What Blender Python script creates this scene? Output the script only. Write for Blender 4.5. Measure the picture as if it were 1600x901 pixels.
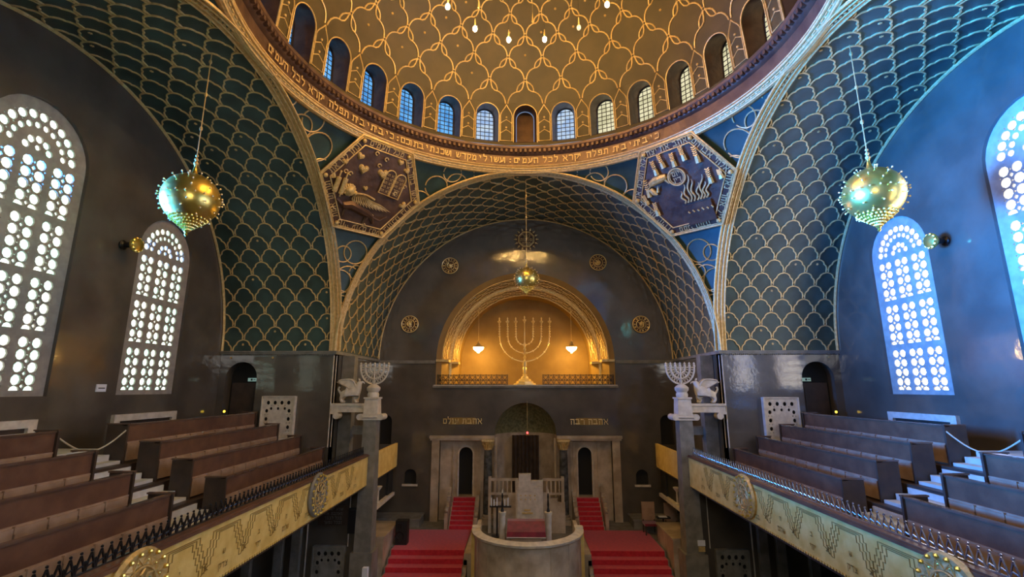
import bpy, math, random
from mathutils import Vector, Matrix
from mathutils.geometry import tessellate_polygon
PI = math.pi
S = math.sin; Co = math.cos
random.seed(7)
for o in list(bpy.data.objects): bpy.data.objects.remove(o)
scene = bpy.context.scene
COL = scene.collection

# ---------------------------------------------------------------- camera, world, exposure
cam = bpy.data.cameras.new('camera'); camo = bpy.data.objects.new('camera', cam); COL.objects.link(camo)
cam.sensor_width = 36; cam.lens = 751 / 1600 * 36; cam.clip_end = 200; cam.clip_start = .05
camo.location = (-.265, 0, 0); camo.rotation_euler = (math.radians(90 + 11.65), 0, math.radians(.97))
scene.camera = camo
w = bpy.data.worlds.new('world'); scene.world = w; w.use_nodes = True
w.node_tree.nodes['Background'].inputs[0].default_value = (.35, .5, .8, 1)
w.node_tree.nodes['Background'].inputs[1].default_value = .6
scene.view_settings.view_transform = 'Standard'; scene.view_settings.look = 'None'
scene.view_settings.gamma = 1; scene.view_settings.use_curve_mapping = False
scene.view_settings.exposure = 0.0
BULB = 650.0        # chandelier bulb emission
NICHE = 135.0       # lamps in the ark niche
WIN_L = (3.0, 3.6, 4.2); WIN_R = (3.6, 3.4, 3.3)
GLARE_L = 3500.0      # blue beams added at the left windows, imitating lens glare
DAY_R = 130.0
FILL_B = 170.0
def area_light(name, loc, rot, sx, sy, power, colr, spread=180):
    l = bpy.data.lights.new(name, 'AREA'); l.shape = 'RECTANGLE'; l.size = sx; l.size_y = sy
    l.energy = power; l.color = colr; l.spread = math.radians(spread)
    o = bpy.data.objects.new(name, l); COL.objects.link(o); o.location = loc; o.rotation_euler = rot
    return o
# warm daylight at right windows; added blue beams at left tint the right wall
for nm, y, zc, h_, wd in (('big_window_light', 11.4, 3.4, 6.6, 2.3), ('small_window_light', 16.3, 2.5, 4.9, 2.1), ('small_window_light', 6.5, 2.5, 4.9, 2.1)):
    area_light(nm, (-12.72, y, zc), (0, math.radians(-96), 0), h_, wd, GLARE_L * h_ * wd / 15 * (.30 if y > 16 else 1.0), (.02, .24, 1.0), 52 if y > 16 else 42)
    area_light(nm, (12.72, y, zc), (0, math.radians(90), 0), h_, wd, DAY_R * h_ * wd / 15, (1.0, .8, .62), 150)

# fill light added behind the camera to brighten the lower choir
area_light('rear_fill', (0, -2.8, 3.6), (math.radians(83), 0, 0), 4.2, 4.0, FILL_B, (1.0, .86, .68), 150)

# ---------------------------------------------------------------- main dimensions
YC = 12.1; R = 8.0; ZS = 1.5; YF = 20.1; W = 12.8; YW = 26.3; YB = -3.0
FLOOR = -7.8; CHOIR = -6.65
SPH = Vector((0, YC, ZS))

# ---------------------------------------------------------------- materials
def mat(name, c1, c2=None, rough=.6, metal=0, scale=4, bump=0, bscale=None, coat=0, coatr=.15, emit=None, estr=0, detail=4, spec=.5, sheen=0):
    m = bpy.data.materials.new(name); m.use_nodes = True; nt = m.node_tree
    b = nt.nodes['Principled BSDF']
    b.inputs['Base Color'].default_value = (*c1, 1); b.inputs['Roughness'].default_value = rough
    b.inputs['Metallic'].default_value = metal; b.inputs['Specular IOR Level'].default_value = spec
    b.inputs['Coat IOR'].default_value = 1.75; b.inputs['Coat Weight'].default_value = coat; b.inputs['Coat Roughness'].default_value = coatr
    if sheen: b.inputs['Sheen Weight'].default_value = sheen
    tc = nt.nodes.new('ShaderNodeTexCoord')
    if c2:
        n = nt.nodes.new('ShaderNodeTexNoise'); n.inputs['Scale'].default_value = scale; n.inputs['Detail'].default_value = detail
        r = nt.nodes.new('ShaderNodeValToRGB'); r.color_ramp.elements[0].position = .36; r.color_ramp.elements[1].position = .64
        r.color_ramp.elements[0].color = (*c1, 1); r.color_ramp.elements[1].color = (*c2, 1)
        nt.links.new(tc.outputs['Object'], n.inputs['Vector']); nt.links.new(n.outputs['Fac'], r.inputs['Fac'])
        nt.links.new(r.outputs['Color'], b.inputs['Base Color'])
    if bump:
        n2 = nt.nodes.new('ShaderNodeTexNoise'); n2.inputs['Scale'].default_value = bscale or scale * 3; n2.inputs['Detail'].default_value = 5
        bp = nt.nodes.new('ShaderNodeBump'); bp.inputs['Strength'].default_value = 1; bp.inputs['Distance'].default_value = bump
        nt.links.new(tc.outputs['Object'], n2.inputs['Vector']); nt.links.new(n2.outputs['Fac'], bp.inputs['Height'])
        nt.links.new(bp.outputs['Normal'], b.inputs['Normal'])
        if coat: nt.links.new(bp.outputs['Normal'], b.inputs['Coat Normal'])
    if emit:
        b.inputs['Emission Color'].default_value = (*emit, 1); b.inputs['Emission Strength'].default_value = estr
    return m
M = {}
M['plaster'] = mat('grey_plaster', (.066, .053, .038), (.106, .086, .062), .5, scale=.8, bump=.009, bscale=2.2, coat=1, coatr=.09)
M['vault'] = mat('teal_mosaic', (.026, .050, .040), (.045, .085, .070), .45, scale=1.2, bump=.003, bscale=30, detail=6)
M['domebg'] = mat('bronze_mosaic', (.050, .035, .012), (.078, .055, .02), .5, scale=.9, bump=.003, bscale=30, detail=6)
M['gilt'] = mat('gilt_plaster', (.62, .42, .16), (.80, .58, .25), .42, .2, scale=9, bump=.004, bscale=30)
M['brightgold'] = mat('bright_gold', (.95, .70, .28), (1, .8, .4), .35, .45, scale=3)
M['gold'] = mat('polished_gold', (.85, .62, .12), (.95, .72, .2), .3, .9, scale=3, bump=.002, bscale=12)
M['goldmat'] = mat('matt_gold', (.60, .42, .15), (.82, .60, .26), .42, .35, scale=12, bump=.01, bscale=25)
M['panelgold'] = mat('gilded_panel', (.80, .53, .13), (.93, .67, .21), .5, .1, scale=3, bump=.006, bscale=9)
M['panelcut'] = mat('panel_engraving', (.34, .21, .05), None, .6, .2)
M['copper'] = mat('dark_copper', (.09, .05, .035), (.16, .09, .055), .4, .4, scale=2, bump=.02, bscale=4)
M['stone'] = mat('pale_stone', (.55, .48, .38), (.70, .62, .50), .55, scale=5, bump=.004, bscale=18)
M['tracery'] = mat('tracery_stone', (.28, .25, .215), (.37, .33, .28), .6, scale=4)
M['greystone'] = mat('grey_stone', (.17, .16, .13), (.25, .235, .20), .5, scale=3, bump=.006, bscale=14)
M['marble'] = mat('beige_marble', (.36, .28, .19), (.60, .49, .36), .3, scale=1.6, detail=9, bump=.002, bscale=10)
M['marble_dark'] = mat('dark_green_marble', (.05, .05, .045), (.13, .13, .12), .22, scale=5, detail=9)
M['wood'] = mat('brown_wood', (.12, .055, .030), (.18, .085, .045), .42, scale=2.5, bump=.002, bscale=20)
M['railwood'] = mat('polished_wood', (.12, .07, .05), (.16, .10, .07), .16, scale=3, coat=1, coatr=.08)
M['woodlight'] = mat('worn_brown_wood', (.32, .2, .12), (.42, .28, .18), .5, scale=3, bump=.002, bscale=20)
M['wooddark'] = mat('dark_wood', (.045, .028, .02), (.07, .045, .03), .45, scale=3)
M['carpet'] = mat('red_carpet', (.48, .012, .028), (.60, .022, .04), .9, scale=8, bump=.004, bscale=60, sheen=.3)
M['iron'] = mat('black_iron', (.03, .028, .03), None, .35, .6)
M['brightiron'] = mat('polished_iron', (.45, .45, .47), None, .22, .9)
M['black'] = mat('black_plastic', (.012, .012, .013), None, .5)
M['dark'] = mat('recess_shade', (.012, .012, .011), None, .8)  # near-black, puts the shade of recesses and openings into the colour
M['velvet'] = mat('crimson_velvet', (.16, .01, .02), (.24, .015, .03), .85, scale=5, sheen=.4)
M['curtain'] = mat('brown_curtain', (.045, .028, .018), (.075, .048, .03), .8, scale=3)
M['white'] = mat('white_paper', (.8, .82, .88), None, .6)
M['step'] = mat('pale_step', (.55, .52, .44), (.66, .62, .53), .6, scale=3)
M['rope'] = mat('cream_rope', (.6, .52, .36), None, .8)
M['semidome'] = mat('green_gold_mosaic', (.13, .125, .05), (.27, .25, .11), .4, .15, scale=7, bump=.006, bscale=30)
M['niche'] = mat('ochre_plaster', (.26, .145, .028), (.31, .18, .04), .6, scale=1.5)
M['turquoise'] = mat('turquoise_enamel', (.03, .3, .22), None, .3)
M['lead'] = mat('window_lead', (.02, .02, .022), None, .6)
M['bulb'] = mat('warm_bulb', (1, .8, .4), emit=(1, .58, .17), estr=BULB)
M['nichebulb'] = mat('bright_lamp_glass', (1, .8, .4), emit=(1, .60, .14), estr=NICHE)
M['redbulb'] = mat('eternal_light_glass', (1, .1, .1), emit=(1, .05, .05), estr=6)
M['yellowbulb'] = mat('yellow_pilot_light', (1, .7, .1), emit=(1, .65, .05), estr=3)
M['exitsign'] = mat('exit_sign_face', (.25, .4, .35), emit=(.35, .55, .5), estr=.35)
def glass_mat(name, a, b, strength, scale=3.0):
    m = bpy.data.materials.new(name); m.use_nodes = True; nt = m.node_tree
    for n in list(nt.nodes): nt.nodes.remove(n)
    out = nt.nodes.new('ShaderNodeOutputMaterial'); e = nt.nodes.new('ShaderNodeEmission'); e.inputs[1].default_value = strength
    tc = nt.nodes.new('ShaderNodeTexCoord'); v = nt.nodes.new('ShaderNodeTexNoise'); v.inputs['Scale'].default_value = scale
    r = nt.nodes.new('ShaderNodeValToRGB'); r.color_ramp.elements[0].position = .4; r.color_ramp.elements[1].position = .6
    r.color_ramp.elements[0].color = (*a, 1); r.color_ramp.elements[1].color = (*b, 1)
    nt.links.new(tc.outputs['Object'], v.inputs['Vector']); nt.links.new(v.outputs['Fac'], r.inputs['Fac'])
    nt.links.new(r.outputs['Color'], e.inputs[0]); nt.links.new(e.outputs[0], out.inputs[0])
    return m
M['glass_left'] = glass_mat('daylit_glass_left', (.50, .80, .66), (.95, 1, .85), 2.6, 2.2)
M['glass_right'] = glass_mat('daylit_glass_right', (.95, .97, 1), (1, 1, .97), 7.0, 3)
M['glass_blue'] = glass_mat('blue_sky_glass', (.06, .25, .60), (.14, .42, .8), 1.2, 2.5)
M['glass_mid'] = glass_mat('pale_sky_glass', (.30, .45, .72), (.5, .62, .75), 1.15, 2.5)
M['glass_cream'] = glass_mat('cream_sky_glass', (.60, .56, .34), (.8, .74, .48), 1.1, 2.5)

# ---------------------------------------------------------------- mesh builder
class MB:
    def __init__(s): s.v = []; s.f = []; s.mi = []; s.cur = 0
    def add(s, vs, fs, mtx=None):
        b = len(s.v)
        s.v += [tuple(mtx @ Vector(p)) for p in vs] if mtx else [tuple(p) for p in vs]
        s.f += [tuple(b + i for i in f) for f in fs]; s.mi += [s.cur] * len(fs)
        return s
    def box(s, x0, x1, y0, y1, z0, z1, mtx=None, taper=0):
        if x0 > x1: x0, x1 = x1, x0
        if y0 > y1: y0, y1 = y1, y0
        t = taper
        vs = [(x0, y0, z0), (x1, y0, z0), (x1, y1, z0), (x0, y1, z0), (x0 + t, y0 + t, z1), (x1 - t, y0 + t, z1), (x1 - t, y1 - t, z1), (x0 + t, y1 - t, z1)]
        return s.add(vs, [(0, 3, 2, 1), (4, 5, 6, 7), (0, 1, 5, 4), (1, 2, 6, 5), (2, 3, 7, 6), (3, 0, 4, 7)], mtx)
    def tube(s, pts, r, n=6, closed=False, mtx=None, caps=True, up=None):
        pts = [Vector(p) for p in pts]; N = len(pts)
        if N < 2: return s
        rs = r if isinstance(r, (list, tuple)) else [r] * N
        vs = []; fs = []; prev = None
        for i, p in enumerate(pts):
            if closed: t = pts[(i + 1) % N] - pts[i - 1]
            else: t = pts[min(i + 1, N - 1)] - pts[max(i - 1, 0)]
            if t.length < 1e-9: t = Vector((0, 0, 1))
            t.normalize()
            a = prev if prev is not None else (Vector(up) if up else (Vector((0, 0, 1)) if abs(t.z) < .9 else Vector((1, 0, 0))))
            a = a - t * a.dot(t)
            if a.length < 1e-6: a = t.orthogonal()
            a.normalize(); prev = a; b = t.cross(a)
            for k in range(n):
                q = 2 * PI * (k + .5) / n
                vs.append(p + a * (Co(q) * rs[i]) + b * (S(q) * rs[i]))
        for i in range(N if closed else N - 1):
            j = (i + 1) % N
            for k in range(n):
                k2 = (k + 1) % n
                fs.append((i * n + k, i * n + k2, j * n + k2, j * n + k))
        if caps and not closed: fs += [tuple(range(n))[::-1], tuple(range((N - 1) * n, N * n))]
        return s.add(vs, fs, mtx)
    def lathe(s, prof, c=(0, 0, 0), n=20, mtx=None, a0=0, a1=2 * PI):
        full = abs(a1 - a0 - 2 * PI) < 1e-6; m = n if full else n + 1
        vs = []; fs = []
        for k in range(m):
            a = a0 + (a1 - a0) * k / n
            for (r, z) in prof: vs.append((c[0] + r * Co(a), c[1] + r * S(a), c[2] + z))
        L = len(prof)
        for k in range(n):
            k2 = (k + 1) % m
            for i in range(L - 1): fs.append((k * L + i, k2 * L + i, k2 * L + i + 1, k * L + i + 1))
        return s.add(vs, fs, mtx)
    def ball(s, c, r, n=8, mtx=None, sz=1):
        prof = [(max(1e-4, r * S(PI * i / (n // 2 + 1))), -r * sz * Co(PI * i / (n // 2 + 1))) for i in range(n // 2 + 2)]
        return s.lathe(prof, c, n, mtx)
    def poly(s, outer, holes=(), depth=0, mtx=None, back=True):
        """flat plate in local xy (z = 0 front, z = -depth back) with holes"""
        loops = [outer] + list(holes)
        tri = tessellate_polygon([[Vector((p[0], p[1], 0)) for p in l] for l in loops])
        flat = [p for l in loops for p in l]; n = len(flat)
        vs = [(p[0], p[1], 0) for p in flat]; fs = []
        for t in tri:
            a, b, c = [flat[i] for i in t]
            ar = (b[0] - a[0]) * (c[1] - a[1]) - (c[0] - a[0]) * (b[1] - a[1])
            if abs(ar) < 1e-10: continue
            fs.append(tuple(t) if ar > 0 else tuple(t[::-1]))
        if depth:
            vs += [(p[0], p[1], -depth) for p in flat]
            if back: fs += [tuple(n + i for i in f[::-1]) for f in list(fs)]
            b = 0
            for li, l in enumerate(loops):
                L = len(l)
                ar = sum(l[i][0] * l[(i + 1) % L][1] - l[(i + 1) % L][0] * l[i][1] for i in range(L))
                for i in range(L):
                    j = (i + 1) % L; q = (b + i, n + b + i, n + b + j, b + j)
                    fs.append(q if (ar > 0) == (li == 0) else q[::-1])
                b += L
        return s.add(vs, fs, mtx)
    def grid(s, fn, us, vs_, flip=False):
        vs = [fn(u, v) for u in us for v in vs_]; L = len(vs_); fs = []
        for i in range(len(us) - 1):
            for j in range(L - 1):
                q = (i * L + j, (i + 1) * L + j, (i + 1) * L + j + 1, i * L + j + 1)
                fs.append(q[::-1] if flip else q)
        return s.add(vs, fs)
    def build(s, name, material, parent=None, smooth=True, ang=.7, loc=None):
        me = bpy.data.meshes.new(name)
        v = s.v
        if loc is not None: v = [(p[0] - loc[0], p[1] - loc[1], p[2] - loc[2]) for p in v]
        me.from_pydata(v, [], s.f)
        ms = material if isinstance(material, (list, tuple)) else [material]
        for m_ in ms: me.materials.append(M[m_])
        if len(ms) > 1: me.polygons.foreach_set('material_index', s.mi)
        if smooth:
            me.polygons.foreach_set('use_smooth', [True] * len(me.polygons)); me.set_sharp_from_angle(angle=ang)
        me.update()
        o = bpy.data.objects.new(name, me); COL.objects.link(o)
        if parent is not None:
            o.parent = parent
            if loc is None: o.location = [-c for c in parent.get('base', (0, 0, 0))]
        elif loc is not None: o.location = loc
        return o
def thing(name, label, cat, loc, group=None):
    """Empty at the base; parts are built in world coordinates"""
    o = bpy.data.objects.new(name, None); COL.objects.link(o); o.location = loc; o['base'] = [float(c) for c in loc]
    o.empty_display_size = .1
    o['label'] = label; o['category'] = cat
    if group: o['group'] = group
    return o
def tag(o, label, cat, group=None, kind=None):
    o['label'] = label; o['category'] = cat
    if group: o['group'] = group
    if kind: o['kind'] = kind
    return o
def struct(o): o['kind'] = 'structure'; return o
def sempty(name, loc=(0, 0, 0)):
    o = bpy.data.objects.new(name, None); COL.objects.link(o); o.location = loc; o['base'] = [float(c) for c in loc]
    o['kind'] = 'structure'; return o
def dup(root, loc, label, group=None):
    r = root.copy(); COL.objects.link(r); r.location = loc; r['base'] = [float(c) for c in loc]; r['label'] = label
    if group: r['group'] = group
    for ch in list(root.children):
        c = ch.copy(); COL.objects.link(c); c.parent = r
        for g in ch.children:
            d = g.copy(); COL.objects.link(d); d.parent = c
    return r
def frame_mtx(o, ex, ey, ez):
    return Matrix(((ex[0], ey[0], ez[0], o[0]), (ex[1], ey[1], ez[1], o[1]), (ex[2], ey[2], ez[2], o[2]), (0, 0, 0, 1)))
def arch(x0, x1, z0, zs, n=16, r=None):
    """rounded-top outline, counter-clockwise"""
    c = (x0 + x1) / 2; r = (x1 - x0) / 2
    return [(x0, z0), (x1, z0)] + [(c + r * Co(PI * i / n), zs + r * S(PI * i / n)) for i in range(n + 1)]
def circ(cx, cy, r, n=10, ry=None, a=0):
    return [(cx + r * Co(2 * PI * i / n + a), cy + (ry or r) * S(2 * PI * i / n + a)) for i in range(n)]
# plane frames: local x/y of a plate into the room (local z = towards the viewer side)
def on_front(y): return frame_mtx((0, y, 0), (1, 0, 0), (0, 0, 1), (0, -1, 0))       # x->x, y->z, faces -y
def on_left(x): return frame_mtx((x, 0, 0), (0, 1, 0), (0, 0, 1), (1, 0, 0))         # x->y, y->z, faces +x
def on_right(x): return frame_mtx((x, 0, 0), (0, -1, 0), (0, 0, 1), (-1, 0, 0))      # x->-y, faces -x
STROKES = {
 'א': [[(0, .7), (.55, 0)], [(.5, .7), (.5, .5), (.36, .3)], [(.05, 0), (.08, .25), (.2, .42)]], 'ב': [[(.03, .66), (.42, .66), (.45, .06)], [(0, .06), (.55, .06)]],
 'ג': [[(.05, .66), (.25, .66), (.27, .3), (.35, 0)], [(.27, .28), (.02, 0)]], 'ד': [[(0, .66), (.5, .66)], [(.42, .66), (.42, 0)]],
 'ה': [[(0, .66), (.48, .66), (.48, 0)], [(.08, .42), (.08, 0)]], 'ו': [[(.02, .66), (.14, .66), (.14, 0)]], 'ז': [[(0, .66), (.26, .66)], [(.14, .66), (.12, 0)]],
 'ח': [[(0, .66), (.5, .66)], [(.46, .66), (.46, 0)], [(.06, .66), (.06, 0)]], 'ט': [[(.18, .66), (.05, .6), (.05, .06), (.45, .06), (.48, .5), (.4, .66), (.28, .6)]],
 'י': [[(.02, .66), (.14, .66), (.14, .4)]], 'כ': [[(.03, .66), (.4, .66), (.46, .55), (.46, .15), (.4, .06), (.03, .06)]], 'ך': [[(0, .66), (.42, .66), (.42, -.2)]],
 'ל': [[(.05, .95), (.05, .66), (.42, .66), (.42, .4), (.22, 0)]], 'מ': [[(.06, .7), (.16, .5), (.08, 0)], [(.16, .5), (.35, .66), (.5, .55), (.5, .06), (.26, .06)]],
 'ם': [[(.02, .66), (.47, .66), (.47, .06), (.05, .06), (.05, .66)]], 'נ': [[(.12, .66), (.26, .66), (.26, .06), (0, .06)]], 'ן': [[(.02, .66), (.14, .66), (.14, -.2)]],
 'ס': [[(0, .66), (.42, .66), (.5, .4), (.3, .04), (.16, .1), (.05, .4), (.05, .66)]], 'ע': [[(.08, .66), (.18, .25), (.3, .12)], [(.48, .66), (.42, .25), (0, 0)]],
 'פ': [[(.2, .36), (.06, .4), (.05, .66), (.42, .66), (.46, .06), (.02, .06)]], 'צ': [[(.06, .66), (.42, .06), (0, .06)], [(.46, .66), (.42, .42), (.26, .34)]],
 'ק': [[(0, .66), (.48, .66), (.44, .3), (.3, .12)], [(.06, .45), (.06, -.2)]], 'ר': [[(0, .66), (.38, .66), (.44, .56), (.44, 0)]],
 'ש': [[(.05, .66), (.1, .05), (.4, .05), (.58, .3), (.58, .66)], [(.32, .66), (.28, .35), (.12, .2)]], 'ת': [[(.06, .66), (.46, .66), (.5, .55), (.5, 0)], [(.12, .66), (.12, .06), (0, .06)]],
 ':': [[(0, .5), (.08, .5)], [(0, .1), (.08, .1)]]}
_glyph = {}
def glyph(ch):
    """block Hebrew letter drawn as flat strokes"""
    if ch not in _glyph:
        vs = []; fs = []; t = .062
        for pl in STROKES[ch]:
            for (x0, y0), (x1, y1) in zip(pl[:-1], pl[1:]):
                d = Vector((x1 - x0, y1 - y0)).normalized() * t; n = Vector((-d.y, d.x)) * (1.15 if abs(d.x) > abs(d.y) else .9); b = len(vs)
                vs += [(x0 - d.x - n.x, y0 - d.y - n.y, 0), (x1 + d.x - n.x, y1 + d.y - n.y, 0), (x1 + d.x + n.x, y1 + d.y + n.y, 0), (x0 - d.x + n.x, y0 - d.y + n.y, 0)]
                fs.append((b, b + 1, b + 2, b + 3))
        x0 = min(v[0] for v in vs); x1 = max(v[0] for v in vs); cx = (x0 + x1) / 2
        _glyph[ch] = ([(v[0] - cx, v[1], 0) for v in vs], fs, x1 - x0)
    return _glyph[ch]
def hebrew(mb, text, mtx, size, spacing=1.12, centre=True):
    """writes right to left along local x"""
    ws = [(glyph(c)[2] if c != ' ' else .3) * size for c in text]
    tot = sum(ws) + spacing * size * .1 * (len(text) - 1)
    x = tot / 2 if centre else 0
    for c, w_ in zip(text, ws):
        if c != ' ':
            vs, fs, _ = glyph(c)
            mb.add([((v[0]) * size + x - w_ / 2, v[1] * size, 0.012) for v in vs], fs, mtx)
        x -= w_ + spacing * size * .1

# ================================================================ STRUCTURE
# ---- floors
mb = MB(); mb.box(-W - .3, W + .3, YB - .3, 22.2, FLOOR - .2, FLOOR); struct(mb.build('floor', 'greystone'))
mb = MB(); mb.box(-8, 8, 22.2, YW + 2.2, FLOOR - .2, CHOIR); struct(mb.build('floor_choir', 'greystone'))
mb = MB()
for s in (-1, 1):
    for i in range(6): mb.box(s * 5.75, s * 2.55, 19.7 + i * .42, 22.2, FLOOR, FLOOR + .19 * (i + 1) - .002)
struct(mb.build('floor_choir_steps', 'greystone', smooth=False))

# ---- outer side walls with window openings and under-window recesses
BIGW = (9.98, 12.82, -.22, 6.04); SMW = (15.03, 17.6, -.22, 4.56); SMW2 = (5.2, 7.77, -.22, 4.56)
REC = [(15.0, 17.72, -2.6, -1.02), (10.0, 12.6, -2.2, -1.0)]
def side_outline():
    o = [(YF, FLOOR)] + [(YC + R * Co(PI * i / 48), ZS + R * S(PI * i / 48)) for i in range(49)] + [(YC - R, FLOOR)]
    return o[::-1]
for s, nm in ((-1, 'left'), (1, 'right')):
    out = side_outline()[::-1]
    holes = [arch(*BIGW), arch(*SMW), arch(*SMW2)]
    mtx = on_left(-W) if s < 0 else on_right(W)
    if s > 0:
        flip = lambda l: [(-a, b) for a, b in l][::-1]
        out = flip(out); holes = [flip(h) for h in holes]
    mb = MB(); mb.poly(out, holes, .35, mtx, back=False)
    wl = struct(mb.build('wall_' + nm, 'plaster', ang=.5))
# ---- tall tracery windows
def tracery(mtx, y0, y1, z0, zs, rows):
    mb = MB(); b = .26; bar = .13
    xi0, xi1 = y0 + b, y1 - b; wi = xi1 - xi0; lw = (wi - 2 * bar) / 3; rh = (zs - .12 - z0 - .2) / rows
    # solid bars
    def rect(a, b_, c, d): mb.poly([(a, c), (b_, c), (b_, d), (a, d)], [], .07, mtx)
    rect(y0, xi0, z0, zs); rect(xi1, y1, z0, zs); rect(xi0, xi1, z0, z0 + .12)
    cx = (y0 + y1) / 2; Ro = (y1 - y0) / 2; Ri = Ro - b
    n = 24
    band = [(cx + Ro * Co(PI * i / n), zs + Ro * S(PI * i / n)) for i in range(n + 1)] + [(cx + Ri * Co(PI * i / n), zs + Ri * S(PI * i / n)) for i in range(n, -1, -1)]
    mb.poly(band, [], .07, mtx)
    zt = z0 + .12
    for r_ in range(rows):
        za = zt + r_ * (zs - zt) / rows; zb = zt + (r_ + 1) * (zs - zt) / rows - bar
        rect(xi0, xi1, zb, zb + bar)
        for c in range(3):
            xa = xi0 + c * (lw + bar); xb = xa + lw
            if c < 2: rect(xb, xb + bar, za, zb)
            holes = []; h = zb - za; m_ = 4; p = h / (m_ + .45); rr = min(lw * .205, p * .42)
            for k in range(m_):
                zc = zb - (k + .52) * p
                for sx in (-1, 1):
                    holes.append(circ((xa + xb) / 2 + sx * lw * .26, zc, rr, 9, rr * 1.04))
                zc2 = zc - p * .5
                for sx, q in ((-.47, .034), (0, .055), (.47, .034)):
                    holes.append(circ((xa + xb) / 2 + sx * lw, zc2, q, 4, q * 1.2) if abs(sx) < .4 else circ((xa + xb) / 2 + sx * lw * .94, zc2, q, 3))
                holes.append(circ((xa + xb) / 2, zc, .034, 4))
            for sx in (-1, 1):
                q = (xa + xb) / 2 + sx * lw * .26
                holes.append([(q - rr, za + .03), (q + rr, za + .03)] + [(q + rr * Co(PI * i / 5), za + .04 + rr * .8 * S(PI * i / 5)) for i in range(1, 5)])
            mb.poly([(xa, za), (xb, za), (xb, zb), (xa, zb)], holes, .05, mtx, back=False)
    # arched head: two rings of round lights about a small inner arch
    Rm = Ri * .46; holes = []
    for k in range(11):
        a = PI * (k + .5) / 11; rr = Ri * .104
        holes.append(circ(cx + Ri * .85 * Co(a), zs + Ri * .85 * S(a), rr, 9))
        if k < 10: a2 = PI * (k + 1) / 11; holes.append(circ(cx + Ri * .955 * Co(a2), zs + Ri * .955 * S(a2), .036, 3, a=a2)); 
    for k in range(10):
        a = PI * (k + .5) / 10; rr = Ri * .074
        holes.append(circ(cx + Ri * .62 * Co(a), zs + Ri * .62 * S(a), rr, 8))
        if k: a2 = PI * k / 10; holes.append(circ(cx + Ri * .735 * Co(a2), zs + Ri * .735 * S(a2), .036, 4))
    outer = [(cx + Ri * Co(PI * i / n), zs + Ri * S(PI * i / n)) for i in range(n + 1)] + [(cx + Rm * Co(PI * i / 12), zs + Rm * S(PI * i / 12)) for i in range(12, -1, -1)]
    mb.poly(outer, holes, .05, mtx, back=False)
    inner = [(cx - Rm, zs), (cx + Rm, zs)] + [(cx + Rm * Co(PI * i / 12), zs + Rm * S(PI * i / 12)) for i in range(1, 12)]
    holes = [circ(cx + Rm * .6 * Co(a), zs + Rm * .6 * S(a) + .03, Rm * .19, 8) for a in (.2, .88, PI / 2, 2.26, 2.94)] + [circ(cx, zs + Rm * .22, Rm * .15, 6)]
    mb.poly(inner, holes, .05, mtx, back=False)
    return mb
wi_n = 0
for s in (-1, 1):
    for (y0, y1, z0, zs), rows in ((BIGW, 4), (SMW, 3), (SMW2, 3)):
        wi_n += 1
        wnd = sempty('window_%d' % wi_n, (s * (W + .1), (y0 + y1) / 2, z0))
        mtx = on_left(-W - .1) if s < 0 else frame_mtx((W + .1, 0, 0), (0, 1, 0), (0, 0, 1), (-1, 0, 0))
        mb = tracery(mtx, y0, y1, z0, zs, rows)
        mb.build('window_frame', 'tracery', wnd, smooth=False)
        g = MB(); g.poly(arch(y0, y1, z0, zs), [], 0, frame_mtx((s * (W + .2), 0, 0), (0, 1, 0), (0, 0, 1), (-s, 0, 0)))
        g.build('window_glass', 'glass_left' if s < 0 else 'glass_right', wnd, smooth=False)
# ---- stone surrounds of the low openings below the windows
for s in (-1, 1):
    for i, (y0, y1, z0, z1) in enumerate(REC):
        mb = MB(); t = .22
        for (a, b, c, d) in ((y0, y1, z1, z1 + .2), (y0, y0 + t, z0, z1), (y1 - t, y1, z0, z1)):
            mb.box(s * W, s * (W - .12), a, b, c, d)
        f = struct(mb.build('door_%d' % (i + 1 if s < 0 else i + 3), 'stone', smooth=False))
        mb = MB(); mb.box(s * W, s * (W - .03), y0 + t, y1 - t, z0, z1)
        mb.box(s * W, s * (W - .05), y0 + t, y1 - t, z0 + .75, z0 + .8)
        mb.build('door_panel', 'wooddark', f, smooth=False)

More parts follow.
